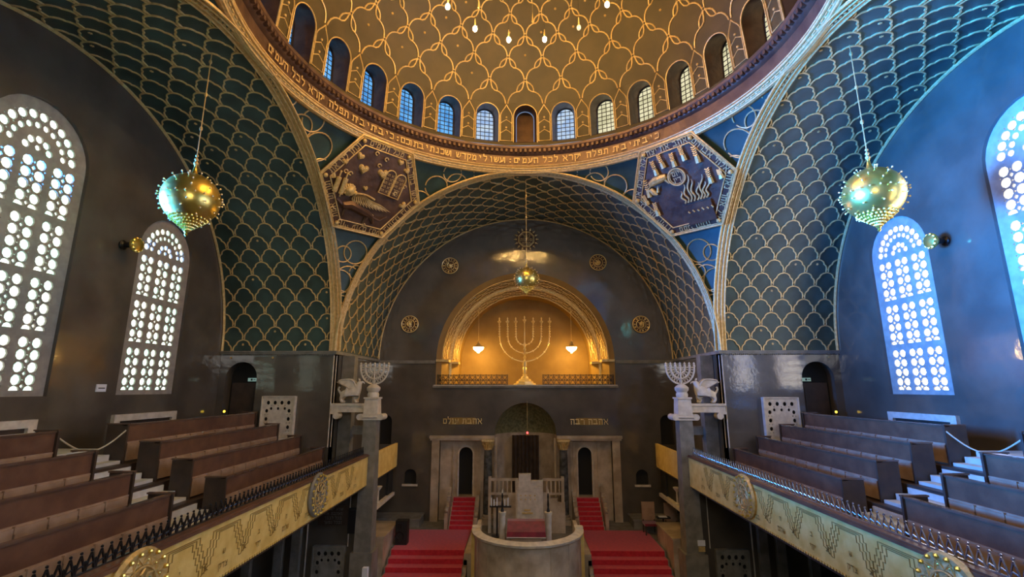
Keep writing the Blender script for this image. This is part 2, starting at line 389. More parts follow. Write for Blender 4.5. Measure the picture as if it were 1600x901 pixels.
# ---- transept front and back walls (y = 20.1 faces us)
for s, nm in ((-1, 'left'), (1, 'right')):
    a, b = sorted((s * 8, s * W))
    dx0, dx1 = sorted((s * 11.2, s * 12.5))
    mb = MB(); mb.poly([(a, FLOOR), (b, FLOOR), (b, ZS), (a, ZS)], [arch(dx0, dx1, -2.4, .4)], .45, on_front(YF), back=False)
    struct(mb.build('wall_front_' + nm, 'plaster'))
    mb = MB(); mb.poly(arch(dx0 - .05, dx1 + .05, -2.4, .4), [], 0, on_front(YF + .44))
    d = struct(mb.build('door_%d' % (5 if s < 0 else 6), 'dark', smooth=False))
    mb = MB(); mb.box(dx0 + .1, dx1 - .1, YF + .36, YF + .42, -2.4, .2); mb.box(dx0 + .25, dx1 - .25, YF + .34, YF + .38, -2.2, 0)
    mb.build('door_leaf', 'wooddark', d, smooth=False)
    mb = MB(); mb.poly([(a, FLOOR), (b, FLOOR), (b, ZS), (a, ZS)], [], .3, on_front(YC - R - .0)); struct(mb.build('wall_rear_' + nm, 'plaster'))
    # choir side wall and rear bay side wall
    mb = MB(); mb.box(s * 8, s * 8.4, YF + .02, YW, FLOOR, ZS)
    struct(mb.build('wall_choir_' + nm, 'plaster'))
    mb = MB(); mb.box(s * 8, s * 8.4, YB, YC - R - .3, FLOOR, ZS); struct(mb.build('wall_gallery_' + nm, 'plaster'))
    # cornice at the springing of the vaults
    mb = MB()
    mb.box(s * 8, s * W, YF - .09, YF, ZS - .13, ZS - .05); mb.box(s * 8, s * W, YF - .13, YF, ZS - .05, ZS)
    for k in range(60): mb.box(s * (8.05 + k * .079), s * (8.09 + k * .079), YF - .07, YF, ZS - .18, ZS - .13)
    mb.box(s * 7.9, s * 8, YF - .13, YW, ZS - .13, ZS)
    struct(mb.build('trim_cornice_' + nm, 'greystone', smooth=False))
    mb = MB()
    for yy, xx in ((YF - .03, s * 8.02), (YF + .16, s * 7.98)): mb.tube([(xx, yy, ZS - .18), (xx, yy, -2.35)], .022, 6)
    struct(mb.build('trim_corner_bead_' + nm, 'stone'))
# ---- rear wall behind the camera and the gallery the camera stands on
mb = MB(); mb.poly([(-8, FLOOR), (8, FLOOR)] + [(8 * Co(PI * i / 32), ZS + 8 * S(PI * i / 32)) for i in range(33)], [], 0, frame_mtx((0, YB, 0), (1, 0, 0), (0, 0, 1), (0, 1, 0)))
struct(mb.build('wall_back', 'plaster'))
wr = sempty('window_40', (0, YB, 1.6)); mb = MB(); mb.poly(arch(-2.1, 2.1, 1.6, 3.5), [], 0, frame_mtx((0, YB + .03, 0), (-1, 0, 0), (0, 0, 1), (0, 1, 0))); mb.build('window_glass', 'glass_right', wr, smooth=False)  # unseen rear window, added to go with the fill light
mb = MB(); mb.tube([(p_[0], YB + .06, p_[1]) for p_ in arch(-2.1, 2.1, 1.6, 3.5)], .08, 6, closed=True)
for x_ in (-1.05, 0, 1.05): mb.box(x_ - .04, x_ + .04, YB + .03, YB + .1, 1.6, 5.3)
mb.build('window_frame', 'stone', wr)
mb = MB(); mb.box(-8, 8, YB, .9, -2.0, -1.7); struct(mb.build('floor_rear_gallery', 'wooddark'))

# ---- end wall with the high niche and the ark portal
ARC = lambda r, zc, n=40, a0=0, a1=PI: [(r * Co(a0 + (a1 - a0) * i / n), zc + r * S(a0 + (a1 - a0) * i / n)) for i in range(n + 1)]
outer = [(-8, FLOOR), (-4.5, FLOOR), (-4.5, -2.7), (-1.62, -2.7), (-1.62, -2.41)] + ARC(1.62, -2.41, 20, PI, 0)[1:-1] + [(1.62, -2.41), (1.62, -2.7), (4.5, -2.7), (4.5, FLOOR), (8, FLOOR)] + ARC(8.0, ZS, 48)
upper = [(-4.83, .12), (4.83, .12)] + ARC(4.83, ZS, 40)
sdoor = [arch(-7.75, -7.08, -2.9, -1.75, 10), arch(7.08, 7.75, -2.9, -1.75, 10)]
snich = [arch(-6.3, -5.68, -4.87, -4.45, 10), arch(5.68, 6.3, -4.87, -4.45, 10)]
mb = MB(); mb.poly(outer, [upper] + sdoor + snich, .3, on_front(YW), back=False)
struct(mb.build('wall_end', 'plaster'))
for i, h in enumerate(sdoor):
    mb = MB(); mb.poly([(p[0] * 1.0, p[1]) for p in h], [], 0, on_front(YW + .3)); struct(mb.build('door_%d' % (7 + i), 'dark', smooth=False))
for i, h in enumerate(snich):
    mb = MB(); mb.poly(h, [], 0, on_front(YW + .22)); cx = (-1, 1)[i] * 5.99
    mb.cur = 1; mb.box(cx - .4, cx + .4, YW - .1, YW + .1, -4.97, -4.87); struct(mb.build('trim_wall_niche_%s' % ('left', 'right')[i], ['dark', 'stone'], smooth=False))
# horizontal moulding across the end wall
mb = MB()
for s in (-1, 1): mb.box(s * 4.9, s * 8, YW - .08, YW, 1.28, 1.45)
mb.box(-4.95, 4.95, YW - .14, YW + 1.2, 0.0, .13); struct(mb.build('trim_end_moulding', 'greystone'))
mb = MB(); mb.box(-4.9, 4.9, YW - .16, YW - .1, .1, .15); struct(mb.build('trim_niche_ledge', 'stone'))
# niche: two stepped arched bands, back wall, floor
def niche_band(r0, y0, r1, y1, zb):
    mb = MB()
    pr0 = [(-r0, zb)] + ARC(r0, ZS, 40, PI, 0) + [(r0, zb)]; pr1 = [(-r1, zb)] + ARC(r1, ZS, 40, PI, 0) + [(r1, zb)]
    vs = [(p[0], y0, p[1]) for p in pr0] + [(p[0], y1, p[1]) for p in pr1]; n = len(pr0)
    mb.add(vs, [(i, i + 1, n + i + 1, n + i) for i in range(n - 1)])
    return mb
nb = sempty('wall_niche')
BANDS = [(4.83, YW, 4.55, YW + .1), (4.55, YW + .1, 4.22, YW + .75), (4.22, YW + .75, 4.1, YW + .78), (4.1, YW + .78, 3.78, YW + 1.3)]
for b_ in BANDS: niche_band(*b_, .13).build('niche_band', 'goldmat' if b_[0] - b_[2] < .2 else 'niche', nb)
mb = MB(); mb.poly([(-4.4, .1), (4.4, .1)] + ARC(4.2, ZS, 40), [], 0, on_front(YW + 2.6)); mb.build('niche_back', 'niche', nb)
niche_band(3.78, YW + 1.3, 3.78, YW + 2.6, .13).build('niche_soffit', 'niche', nb)
mb = MB(); mb.box(-4.9, 4.9, YW + .2, YW + 2.6, -.1, .1); mb.build('niche_floor', 'greystone', nb)
# gilt strapwork on the two bands
mb = MB()
for (r0, y0, r1, y1) in (BANDS[1], BANDS[3]):
    def bp_(a, t, dr=.0):
        r = r0 + (r1 - r0) * t - .03; return (r * Co(a), y0 + (y1 - y0) * t - .02, ZS + r * S(a))
    for t in (.04, .96): mb.tube([bp_(PI * i / 60, t) for i in range(61)], .028, 4)
    for t, ph in ((.28, 0), (.5, .5), (.72, 0)):
        nn = 17
        for k in range(nn):
            a = PI * (k + ph + .1) / nn; b2 = PI * (k + ph + .9) / nn
            if b2 > PI: continue
            for sg in (-1, 1):
                mb.tube([bp_(a, t), bp_(a + .02, t + sg * .1), bp_(b2 - .02, t + sg * .1), bp_(b2, t)], .018, 4)
            mb.tube([bp_(b2, t), bp_(min(PI, b2 + PI * .2 / nn), t)], .018, 4)
mb.build('niche_strapwork', 'gilt', nb)
mb = MB()
for s in (-1, 1):
    mb.box(s * 4.84, s * 4.15, YW - .02, YW + .8, 1.38, 1.5); mb.box(s * 4.25, s * 3.7, YW + .7, YW + 1.4, 1.3, 1.42)
mb.build('niche_capital', 'goldmat', nb, smooth=False)

# ark portal: posts, lintel, marble wall, apse
pt = sempty('wall_ark_portal')
mb = MB()
for s in (-1, 1): mb.box(s * 4.9, s * 4.5, YW - .12, YW + .4, CHOIR, -2.7)
mb.build('portal_post', 'marble', pt, smooth=False)
mb = MB()
for s in (-1, 1):
    mb.box(s * 4.98, s * 1.62, YW - .2, YW + .5, -2.7, -2.6); mb.box(s * 5.02, s * 1.62, YW - .26, YW + .5, -2.6, -2.46)
mb.build('portal_lintel', 'marble', pt)
mb = MB(); hs = [arch(-3.54, -2.74, -5.5, -3.43), arch(2.7, 3.5, -5.5, -3.43)]
for s, h in ((-1, hs[0]), (1, hs[1])):
    mb.poly([(min(s * 1.5, s * 4.6), CHOIR), (max(s * 1.5, s * 4.6), CHOIR), (max(s * 1.5, s * 4.6), -2.6), (min(s * 1.5, s * 4.6), -2.6)], [h], .5, on_front(YW + .25))
mb.build('marble_facing', 'marble', pt)
mb = MB()
for h in hs: mb.poly(h, [], 0, on_front(YW + .7))
mb.build('door_recess', 'dark', pt, smooth=False)
mb = MB()
for h in hs:
    mb.tube([(p[0], YW + .23, p[1]) for p in h[1:] + h[:1]], .05, 6)
mb.build('door_architrave', 'stone', pt)
mb = MB()   # apse wall and semi-dome
mb.lathe([(1.62, CHOIR), (1.62, -2.43)], (0, YW, 0), 24, a0=0, a1=PI); mb.build('apse_wall', 'marble', pt)
mb = MB(); mb.grid(lambda a, t: (1.62 * Co(a) * Co(t), YW + 1.62 * S(a) * Co(t), -2.43 + 1.77 * S(t)), [PI * i / 24 for i in range(25)], [PI / 2 * i / 14 for i in range(15)])
mb.build('apse_semidome', 'semidome', pt)
mb = MB()
for s in (-1, 1):
    for x in (1.75, 2.35, 2.5, 3.75):
        mb.box(s * x, s * (x + .07), YW + .17, YW + .25, CHOIR, -2.75)
mb.build('panel_moulding', 'marble', pt, smooth=False)

# ================================================================ CEILINGS
def barrel(name, parent, axis, a0, a1, ctr, outx=1):
    """half cylinder; axis 'x' or 'y' runs from a0 to a1"""
    mb = MB()
    us = [a0 + (a1 - a0) * i / 6 for i in range(7)]; ts = [PI * i / 64 for i in range(65)]
    if axis == 'x': mb.grid(lambda u, t: (u, ctr + R * Co(t), ZS + R * S(t)), us, ts)
    else: mb.grid(lambda u, t: (ctr + R * Co(t), u, ZS + R * S(t)), us, ts)
    return mb.build(name, 'vault', parent)
LW = .88     # width of one scale
def scale_lattice(mapf, wtot, htot, w=LW, h=.55, r=.029, margin=.1, wid=None, stars=True):
    """overlapping trefoil scales: mapf(a, b, lift) maps lattice coordinates to the room"""
    mb = MB(); nx = int(wtot / w) + 2; ny = int(htot / h) + 1
    half = [(-.455, .12), (-.44, .24), (-.40, .34), (-.34, .41), (-.315, .43), (-.30, .52), (-.25, .63), (-.16, .71), (-.06, .75), (0, .76)]
    for j in range(-1, ny + 1):
        off = .5 if j % 2 else 0
        for i in range(-1, nx + 1):
            cx = (i + off) * w; z0 = j * h
            for sg in (-1, 1):
                pts = []
                for (px, pz) in [(-.455, 0)] + half:
                    a = cx - sg * px * w if sg > 0 else cx + px * w
                    a = cx + (px * w if sg < 0 else -px * w); b = z0 + pz * h * 1.12
                    if -.001 <= a <= wtot + .001 and -.001 <= b <= htot + .001: pts.append(mapf(a, b, .02))
                    else:
                        if len(pts) > 1: mb.tube(pts, r, 4)
                        pts = []
                if len(pts) > 1: mb.tube(pts, r, 4)
            # square knot where four scales meet
            kx = cx - .5 * w
            if .06 < kx < wtot - .06 and 0 <= z0 < htot - .02:
                q = .05
                mb.tube([mapf(kx - q, z0 - q + .01, .025), mapf(kx + q, z0 - q + .01, .025), mapf(kx + q, z0 + q + .01, .025), mapf(kx - q, z0 + q + .01, .025)], r * .8, 4, closed=True)
            if stars and random.random() < .17 and .2 < cx < wtot - .2 and z0 + .4 * h < htot:
                q = .05; zz = z0 + .5 * h
                for a_ in (0, PI / 3, 2 * PI / 3):
                    mb.tube([mapf(cx - q * Co(a_), zz - q * S(a_), .02), mapf(cx + q * Co(a_), zz + q * S(a_), .02)], .013, 4)
    return mb
def arch_band(plane, sgn, ctr, rad=R, wd=.34, lift=.05):
    """gilt moulded band round a great arch: two round mouldings and a flat fillet between"""
    mb = MB(); n = 72
    def P(t, dr, dn):
        r = rad - dr
        if plane == 'y': return (r * Co(t), ctr + dn, ZS + r * S(t))
        return (ctr + dn, YC + r * Co(t), ZS + r * S(t))
    prof = [(0.0, -.22), (.06, -.22), (.08, -.17), (.05, -.12), (.05, .12), (.08, .17), (.06, .22), (0, .22)]
    rows = [[P(PI * i / n, a, b * 1.0) for a, b in prof] for i in range(n + 1)]
    L = len(prof); mb.add([p for r_ in rows for p in r_], [(i * L + k, i * L + k + 1, (i + 1) * L + k + 1, (i + 1) * L + k) for i in range(n) for k in range(L - 1)])
    for d in (-.22, .22, -.08, .08): mb.tube([P(PI * i / n, .07, d) for i in range(n + 1)], .03, 5)
    for i in range(n * 2):
        mb.tube([P(PI * (i + .1) / n / 2, .07, 0), P(PI * (i + .6) / n / 2, .07, 0)], .025, 4)
    return mb
for s, nm in ((-1, 'left'), (1, 'right')):
    c = sempty('ceiling_vault_' + nm, (0, 0, 0))
    barrel('vault_shell', c, 'x', s * 8, s * W, YC)
    f = lambda a, b, l, s=s: (s * (W - a), YC + (R - l) * Co(b / R), ZS + (R - l) * S(b / R))
    scale_lattice(f, W - 8, PI * R).build('vault_lattice', 'gilt', c)
    mb = MB(); mb.tube([(s * (W - .03), YC + (R - .04) * Co(PI * i / 72), ZS + (R - .04) * S(PI * i / 72)) for i in range(73)], .055, 6); mb.build('vault_edge_moulding', 'gilt', c)
    arch_band('x', s, s * 8).build('arch_moulding', 'gilt', c)
c = sempty('ceiling_vault_choir')
barrel('vault_shell', c, 'y', YF, YW, 0)
scale_lattice(lambda a, b, l: ((R - l) * Co(b / R), YW - a, ZS + (R - l) * S(b / R)), YW - YF, PI * R, w=1.03).build('vault_lattice', 'gilt', c)
mb = MB(); mb.tube([((R - .04) * Co(PI * i / 72), YW - .04, ZS + (R - .04) * S(PI * i / 72)) for i in range(73)], .04, 6); mb.build('vault_edge_moulding', 'gilt', c)
arch_band('y', 1, YF).build('arch_moulding', 'gilt', c)
c = sempty('ceiling_vault_rear')
barrel('vault_shell', c, 'y', YB, YC - R, 0)
arch_band('y', 1, YC - R).build('arch_moulding', 'gilt', c)

# ---- pendentives
ZR = ZS + R      # crown of the arches and foot of the ring
RP = R * math.sqrt(2)
for s, nm in ((-1, 'left'), (1, 'right')):
  for q, nm2 in ((1, 'front'), (-1, 'rear')):
    mb = MB()
    def pf(u, v, s=s, q=q):
        h = R * v; rho = math.sqrt(max(RP * RP - h * h, 0)); a0 = math.acos(min(1, R / rho)); a = a0 + (PI / 2 - 2 * a0) * u
        return (s * rho * Co(a), YC + q * rho * S(a), ZS + h)
    mb.grid(pf, [i / 16 for i in range(17)], [i / 24 for i in range(25)])
    c = struct(mb.build('ceiling_pendentive_%s_%s' % (nm2, nm), 'vault'))
    # circles strapwork: centres (u across, v up, radius)
    mb = MB()
    def circle_on(u, v, r, knots=4):
        p = Vector(pf(u, v)); n_ = (p - SPH).normalized(); ex = Vector((0, 0, 1)).cross(n_).normalized(); ey = n_.cross(ex)
        pts = []
        for k in range(24):
            a = 2 * PI * k / 24; qv = p + ex * (r * Co(a)) + ey * (r * S(a)); qv = SPH + (qv - SPH).normalized() * (RP - .03)
            ok = abs(qv.x) < 7.93 and abs(qv.y - YC) < 7.93 and qv.z < ZR + .02
            # stay clear of the hexagonal relief
            m_ = Vector((s * 6.31, YC + q * 6.245, 7.99)); dv = qv - m_; n2 = Vector((s, q, 1)).normalized(); dv -= n2 * dv.dot(n2)
            hx = Vector((1, -s * q, 0)).normalized() * (1); hy = n2.cross(hx)
            a_, b_ = dv.dot(hx), dv.dot(hy)
            if max(abs(b_), abs(b_ * .5 + a_ * .866), abs(b_ * .5 - a_ * .866)) < 2.02: ok = False
            if ok: pts.append(qv)
            else:
                if len(pts) > 1: mb.tube(pts, .028, 4)
                pts = []
        if len(pts) > 1: mb.tube(pts, .028, 4, closed=len(pts) == 24)
    if q > 0:
        for (u, v, r) in ((.5, .03, .28), (.5, .12, .42), (.2, .22, .3), (.55, .23, .5), (.85, .27, .35), (.2, .36, .5), (.62, .38, .55), (.3, .50, .34), (.9, .42, .3), (.62, .52, .5),
                          (.10, .9, .55), (.05, .82, .5), (.15, .97, .42), (.02, .93, .45), (.06, .985, .35), (.03, .74, .3), (.92, .9, .5), (.96, .82, .5), (.85, .97, .4), (.98, .93, .45), (.94, .985, .35), (.97, .73, .3), (.12, .80, .45), (.88, .80, .45)):
            circle_on(u, v, r)
        mb.build('pendentive_strapwork', 'gilt', c)

# ---- ring, inscription band, cornice
ring = sempty('ceiling_dome_ring', (0, 0, 0))
mb = MB()
mb.lathe([(8.05, -.12), (7.92, -.16), (7.80, -.10), (7.76, 0), (7.80, .1), (7.74, .16)], (0, YC, ZR), 120); mb.build('ring_moulding', 'gilt', ring)
mb = MB()
for dz, rr, t in ((-.12, 7.86, .04), (.02, 7.72, .045), (.13, 7.72, .03)): mb.tube([(rr * Co(2 * PI * k / 120), YC + rr * S(2 * PI * k / 120), ZR + dz) for k in range(120)], t, 6, closed=True)
for k in range(220):
    a = 2 * PI * k / 220; mb.tube([(7.76 * Co(a), YC + 7.76 * S(a), ZR - .06), (7.76 * Co(a + .018), YC + 7.76 * S(a + .018), ZR - .06)], .022, 4)
mb.build('ring_beading', 'gilt', ring)
mb = MB(); mb.lathe([(7.76, .16), (7.74, .62), (7.62, .68), (7.60, .72)], (0, YC, ZR), 120); mb.build('inscription_band', 'copper', ring)
mb = MB(); mb.lathe([(7.60, .72), (7.46, .86), (7.44, .95), (7.62, 1.02), (7.8, 1.12)], (0, YC, ZR), 120)
for k in range(224):
    a = 2 * PI * k / 224; m_ = Matrix.Translation((0, YC, 0)) @ Matrix.Rotation(a, 4, 'Z'); mb.box(7.48, 7.62, -.05, .05, ZR + .70, ZR + .84, m_)
mb.build('dentil_cornice', 'copper', ring, smooth=False)
mb = MB()
def ring_text(txt, a_start, step):
    a = a_start
    for ch in txt:
        if ch != ' ':
            vs, fs, wd = glyph(ch)
            m_ = frame_mtx((7.70 * S(a), YC + 7.70 * Co(a), ZR + .27), (Co(a), -S(a), 0), (0, 0, 1), (-S(a), -Co(a), 0))
            mb.add([(v[0] * .34, v[1] * .34, .01) for v in vs], fs, m_)
        a -= step * (.6 if ch in 'יו:' else (.7 if ch == ' ' else 1.15))
    return a
D = math.radians
e1 = ring_text('כי ביתי בית תפלה יקרא לכל העמים:', D(43), D(1.62))
e2 = ring_text(' ועשו לי מקדש ושכנתי בתוכם:', e1, D(1.5))
ring_text(' כי ביתי בית תפלה יקרא לכל העמים', e2, D(1.5))
mb.build('hebrew_inscription', 'gilt', ring, smooth=False)

# ---- dome: drum bays with openings, then the shell
ZD = 10.62; RD = 7.75; NB = 28; TB = math.radians(14.6); DA = 2 * PI / NB
dome = sempty('ceiling_dome')
def dp(a, t, dr=0):     # azimuth a measured from +y towards +x, polar height t
    r = RD - dr; return (r * Co(t) * S(a), YC + r * Co(t) * Co(a), ZD + r * S(t))
mb = MB()
mb.grid(lambda a, t: dp(a, t), [2 * PI * i / 112 for i in range(113)], [TB + (PI / 2 - TB) * i / 24 for i in range(25)])
opn = []      # opening outline in (azimuth, polar) units
aw = .53 / RD
for i in range(13): tt = PI * i / 12; opn.append((aw * Co(tt), 1.38 / RD + aw * S(tt)))
opn = [(-aw, .02), (aw, .02)] + opn
def bay(k):
    a0 = (k - .5) * DA; ac = k * DA; b = MB()
    outl = [(-DA / 2, 0), (-DA / 6, 0), (DA / 6, 0), (DA / 2, 0), (DA / 2, TB / 2), (DA / 2, TB), (DA / 4, TB), (0, TB), (-DA / 4, TB), (-DA / 2, TB), (-DA / 2, TB / 2)]
    b.poly([(p[0] * 10, p[1] * 10) for p in outl], [[(p[0] * 10, p[1] * 10) for p in opn]])
    b.v = [dp(ac + v[0] / 10, v[1] / 10) for v in b.v]
    return b
for k in range(NB):
    b = bay(k); mb.add(b.v, b.f)
mb.build('dome_shell', 'domebg', dome)
# window niches in the drum
gl = arch(-.4, .4, 0, 1.12, 12)
for k in range(NB):
    a = k * DA; er = Vector((S(a), Co(a), 0)); ex = Vector((Co(a), -S(a), 0)); ez = Vector((0, 0, 1))
    base = Vector((0, YC, 11.18)) + er * 8.42
    wnd = sempty('window_%d' % (k + 10), base)
    mtx = frame_mtx(base, ex, ez, -er)
    inner = [mtx @ Vector((p[0] * 1.06, p[1] * 1.02, 0)) for p in gl]
    # same point count as the opening outline, ordered alike
    outp = [Vector(dp(a + p[0], p[1])) for p in opn]
    b = MB(); n_ = len(outp); b.add([tuple(p) for p in outp] + [tuple(p) for p in inner], [(i, (i + 1) % n_, n_ + (i + 1) % n_, n_ + i) for i in range(n_)])
    b.build('window_niche', 'copper', wnd)
    if k != 0:
        b = MB(); b.poly(gl, [], 0, mtx); cx = S(a)
        b.build('window_glass', 'glass_blue' if cx < -.42 else ('glass_mid' if cx < .05 else ('glass_mid' if cx < .3 else 'glass_cream')), wnd, smooth=False)
        b = MB()
        for i in range(-1, 2): b.box(i * .2 - .013, i * .2 + .013, .02, 1.47 if i == 0 else 1.42, .01, .03, mtx)
        for j in range(1, 8):
            hw = .4 if j * .195 < 1.12 else math.sqrt(max(0, .16 - (j * .195 - 1.12) ** 2))
            b.box(-hw, hw, j * .195 - .013, j * .195 + .013, .01, .03, mtx)
        b.tube([mtx @ Vector((p[0], p[1], .02)) for p in gl], .025, 4, closed=True)
        b.build('window_muntins', 'lead', wnd, smooth=False)
    else:
        b = MB(); b.poly(gl, [], 0, mtx); b.build('window_blind_panel', 'copper', wnd, smooth=False)
    # gilt arch outline
    b = MB(); b.tube([dp(a + p[0] * 1.02, p[1] * 1.0, .03) for p in opn[1:] + opn[:1]], .026, 4)
    b.build('window_arch_moulding', 'gilt', wnd)
# lattice of the dome
mb = MB()
rows_t = [0.0]; t = math.radians(14.0); rows_t = [t]
while t < math.radians(76):
    t += math.radians(7.6) * max(.42, Co(t) ** 1.1) if t > math.radians(15) else math.radians(8.0); rows_t.append(t)
def curve_seg(a0, t0, a1, t1, bulge):
    pts = []
    for i in range(9):
        s_ = i / 8; a = a0 + (a1 - a0) * s_; tt = t0 + (t1 - t0) * s_
        o = bulge(s_)
        pts.append(dp(a + o[0], tt + o[1], .03))
    return pts
for j in range(len(rows_t) - 1):
    t1, t0 = rows_t[j + 1], rows_t[j]      # t1 upper node row, t0 lower
    top_half = (j % 2 == 0)                # upper node row sits above windows when the lower sits between
    r_here = .030 if Co(t0) > .5 else .024
    for k in range(NB):
        ak = (k + (0 if top_half else .5)) * DA
        q = .055 / Co(t1) / RD; qh = .055 / RD
        mb.tube([dp(ak - q, t1 - qh, .03), dp(ak + q, t1 - qh, .03), dp(ak + q, t1 + qh, .03), dp(ak - q, t1 + qh, .03)], .022, 4, closed=True)
        if Co(t1) < .3: continue
        for sg in (-1, 1):
            ae = ak + sg * DA / 2; dt = t1 - t0; da = DA / 2
            def path(pl): return [dp(ak + sg * u * da, t1 - v * dt, .03) for u, v in pl]
            mb.tube(path([(.05, .03), (.09, .12), (.12, .24), (.19, .37), (.32, .45), (.47, .47)]), r_here, 5)
            mb.tube(path([(.05, .03), (.14, .08), (.28, .15), (.39, .24), (.45, .36), (.47, .47), (.58, .50), (.72, .57), (.84, .69), (.91, .83), (.94, .96)]), r_here, 5)
        if j > 0 and random.random() < .5:
            tm = (t0 + t1) / 2 - .4 * (t1 - t0) ; q = .05
            for a_ in (0, PI / 3, 2 * PI / 3):
                mb.tube([dp(ak - q * Co(a_) / Co(tm) / RD, tm - q * S(a_) / RD, .03), dp(ak + q * Co(a_) / Co(tm) / RD, tm + q * S(a_) / RD, .03)], .016, 4)
# panels between the windows, with two chevrons and small rosettes, and arcs linking to the lattice
for k in range(NB):
    am = (k + .5) * DA; hw = (DA / 2 - aw) - .010
    pn = [(-hw, .028), (hw, .028), (hw, .165), (-hw, .165)]
    mb.tube([dp(am + p[0], p[1], .03) for p in pn[:3]] , .022, 4); mb.tube([dp(am - hw, .165, .03), dp(am - hw, .028, .03)], .022, 4)
    for tz in (.075, .135):
        mb.tube([dp(am - hw, tz, .03), dp(am, tz + .022, .03), dp(am + hw, tz, .03)], .02, 4)
        mb.ball(dp(am, tz + .035, .03), .05, 6)
    for sg in (-1, 1):      # ogee arcs rising from the arch shoulder to the nodes
        t0 = rows_t[0]
        mb.tube([dp(am + sg * hw * (1 - i / 6) * (1 + .5 * S(PI * i / 6)), .165 + (t0 - .165) * i / 6, .03) for i in range(7)], .022, 4)
mb.build('dome_lattice', 'gilt', dome)

# ================================================================ HEXAGONAL RELIEFS ON THE PENDENTIVES
def star_relief(s):
    c0 = Vector((s * 6.31, 18.345, 7.99)); n_ = Vector((-s, -1, -1)).normalized()
    ex = Vector((1, 1, 0)).normalized() if s < 0 else Vector((1, -1, 0)).normalized()
    ey = n_.cross(ex)
    if ey.z < 0: ey = -ey
    c0 = c0 + n_ * .12
    return frame_mtx(c0, ex, ey, n_)
def hexa(r): return [(r * Co(PI / 3 * k), r * S(PI / 3 * k)) for k in range(6)]
def heart(mb, x, y, r, mtx, rot=0):
    pts = []
    for i in range(18):
        t = 2 * PI * i / 18; hx = .9 * S(t) ** 3; hy = (13 * Co(t) - 5 * Co(2 * t) - 2 * Co(3 * t) - Co(4 * t)) / 17
        pts.append((x + r * (hx * Co(rot) - hy * S(rot)), y + r * (hx * S(rot) + hy * Co(rot))))
    n = len(pts); vs = [(p[0], p[1], .0) for p in pts] + [(x + (p[0] - x) * .7, y + (p[1] - y) * .7, .10) for p in pts] + [(x, y, .13)]
    fs = [(i, (i + 1) % n, n + (i + 1) % n, n + i) for i in range(n)] + [(n + i, n + (i + 1) % n, 2 * n) for i in range(n)]
    mb.add(vs, fs, mtx)
    for i in range(10): a = i * 2.4; rr = r * .16 * math.sqrt(i + .5); mb.ball(mtx @ Vector((x + rr * Co(a), y + rr * S(a), .11)), r * .1, 5)
def relief_base(root, mtx, words):
    mb = MB(); mb.poly([(p[0], p[1]) for p in hexa(2.2)], [], .15, mtx); mb.build('backplate', 'copper', root, smooth=False)
    mb = MB()
    for r, t in ((2.2, .05), (2.12, .025), (1.80, .03)): mb.tube([mtx @ Vector((p[0], p[1], .03)) for p in hexa(r)], t, 5, closed=True)
    mb.build('gilt_frame', 'gilt', root)
    mb = MB()
    for p in hexa(1.98): mb = MB(); mb.ball(mtx @ Vector((p[0], p[1], .06)), .09, 8); mb.build('corner_boss', 'goldmat', root)
    for k in range(6):
        mb = MB(); a = PI / 3 * (k + .5)
        m2 = mtx @ Matrix.Rotation(a - PI / 2, 4, 'Z') @ Matrix.Translation((0, 1.62, .03))
        hebrew(mb, words[k % len(words)], m2, .27); mb.build('hebrew_border', 'goldmat', root, smooth=False)
# left relief: lion with wing, tablets of the law, scroll, fruits
mtx = star_relief(-1)
rel = thing('pendentive_relief', 'hexagonal copper and gold relief with scroll, wing and tablets on left pendentive', 'relief', tuple(mtx @ Vector((0, 0, 0))), 'hexagonal reliefs on the pendentives')
relief_base(rel, mtx, ['אשר בחר בנו', 'מכל העמים', 'ונתן לנו את', 'תורתו אמת', 'וחיי עולם נטע', 'בתוכנו ברוך'])
mb = MB()
for x, y, r, ro in ((-.65, .66, .24, 0), (.17, .72, .25, .2), (-.92, 1.1, .18, -.3), (-1.42, .72, .15, .4), (.73, 1.4, .16, 0), (1.12, 1.15, .16, .5), (1.5, -.3, .19, .9), (-1.68, .05, .14, 1.2), (-.33, -.05, .12, .2)):
    mb = MB(); heart(mb, x, y, r, mtx, ro); mb.build('gilt_fruit', 'goldmat', rel)
mb = MB()
for x, y in ((-.35, 1.42), (.1, 1.32), (-.1, 1.0), (-1.3, .38), (1.25, .5), (.3, -1.1), (-1.35, -1.2), (-.9, -1.62), (.1, -1.55), (-1.1, .35), (.95, .1)):
    mb = MB(); mb.tube([mtx @ Vector((x + .07 * Co(t_), y + .07 * S(t_), .07)) for t_ in [PI * 1.6 * i / 8 for i in range(9)]], .025, 5); mb.build('gilt_tendril', 'gilt', rel)
mb = MB()   # tablets, seen as an open pair with round tops
tm = mtx @ Matrix.Translation((.72, .42, .06)) @ Matrix.Rotation(-.08, 4, 'Z')
for sg in (-1, 1):
    o_ = arch(sg * .24 - .22, sg * .24 + .22, -.5, .32, 8)
    mb.poly(o_, [], .08, tm); 
mb.build('tablet', 'copper', rel)
mb = MB()
for sg in (-1, 1):
    o_ = arch(sg * .24 - .22, sg * .24 + .22, -.5, .32, 8); mb.tube([tm @ Vector((p[0], p[1], .02)) for p in o_], .03, 5, closed=True)
    for i in range(5): hebrew(mb, ['אנכי', 'לא יה', 'לא תש', 'זכור', 'כבד'][i] if sg > 0 else ['לא תר', 'לא תנ', 'לא תג', 'לא תע', 'לא תח'][i], tm @ Matrix.Translation((sg * .24, .28 - i * .17, .01)), .13)
mb.build('tablet_frame', 'gilt', rel)
mb = MB()   # scroll
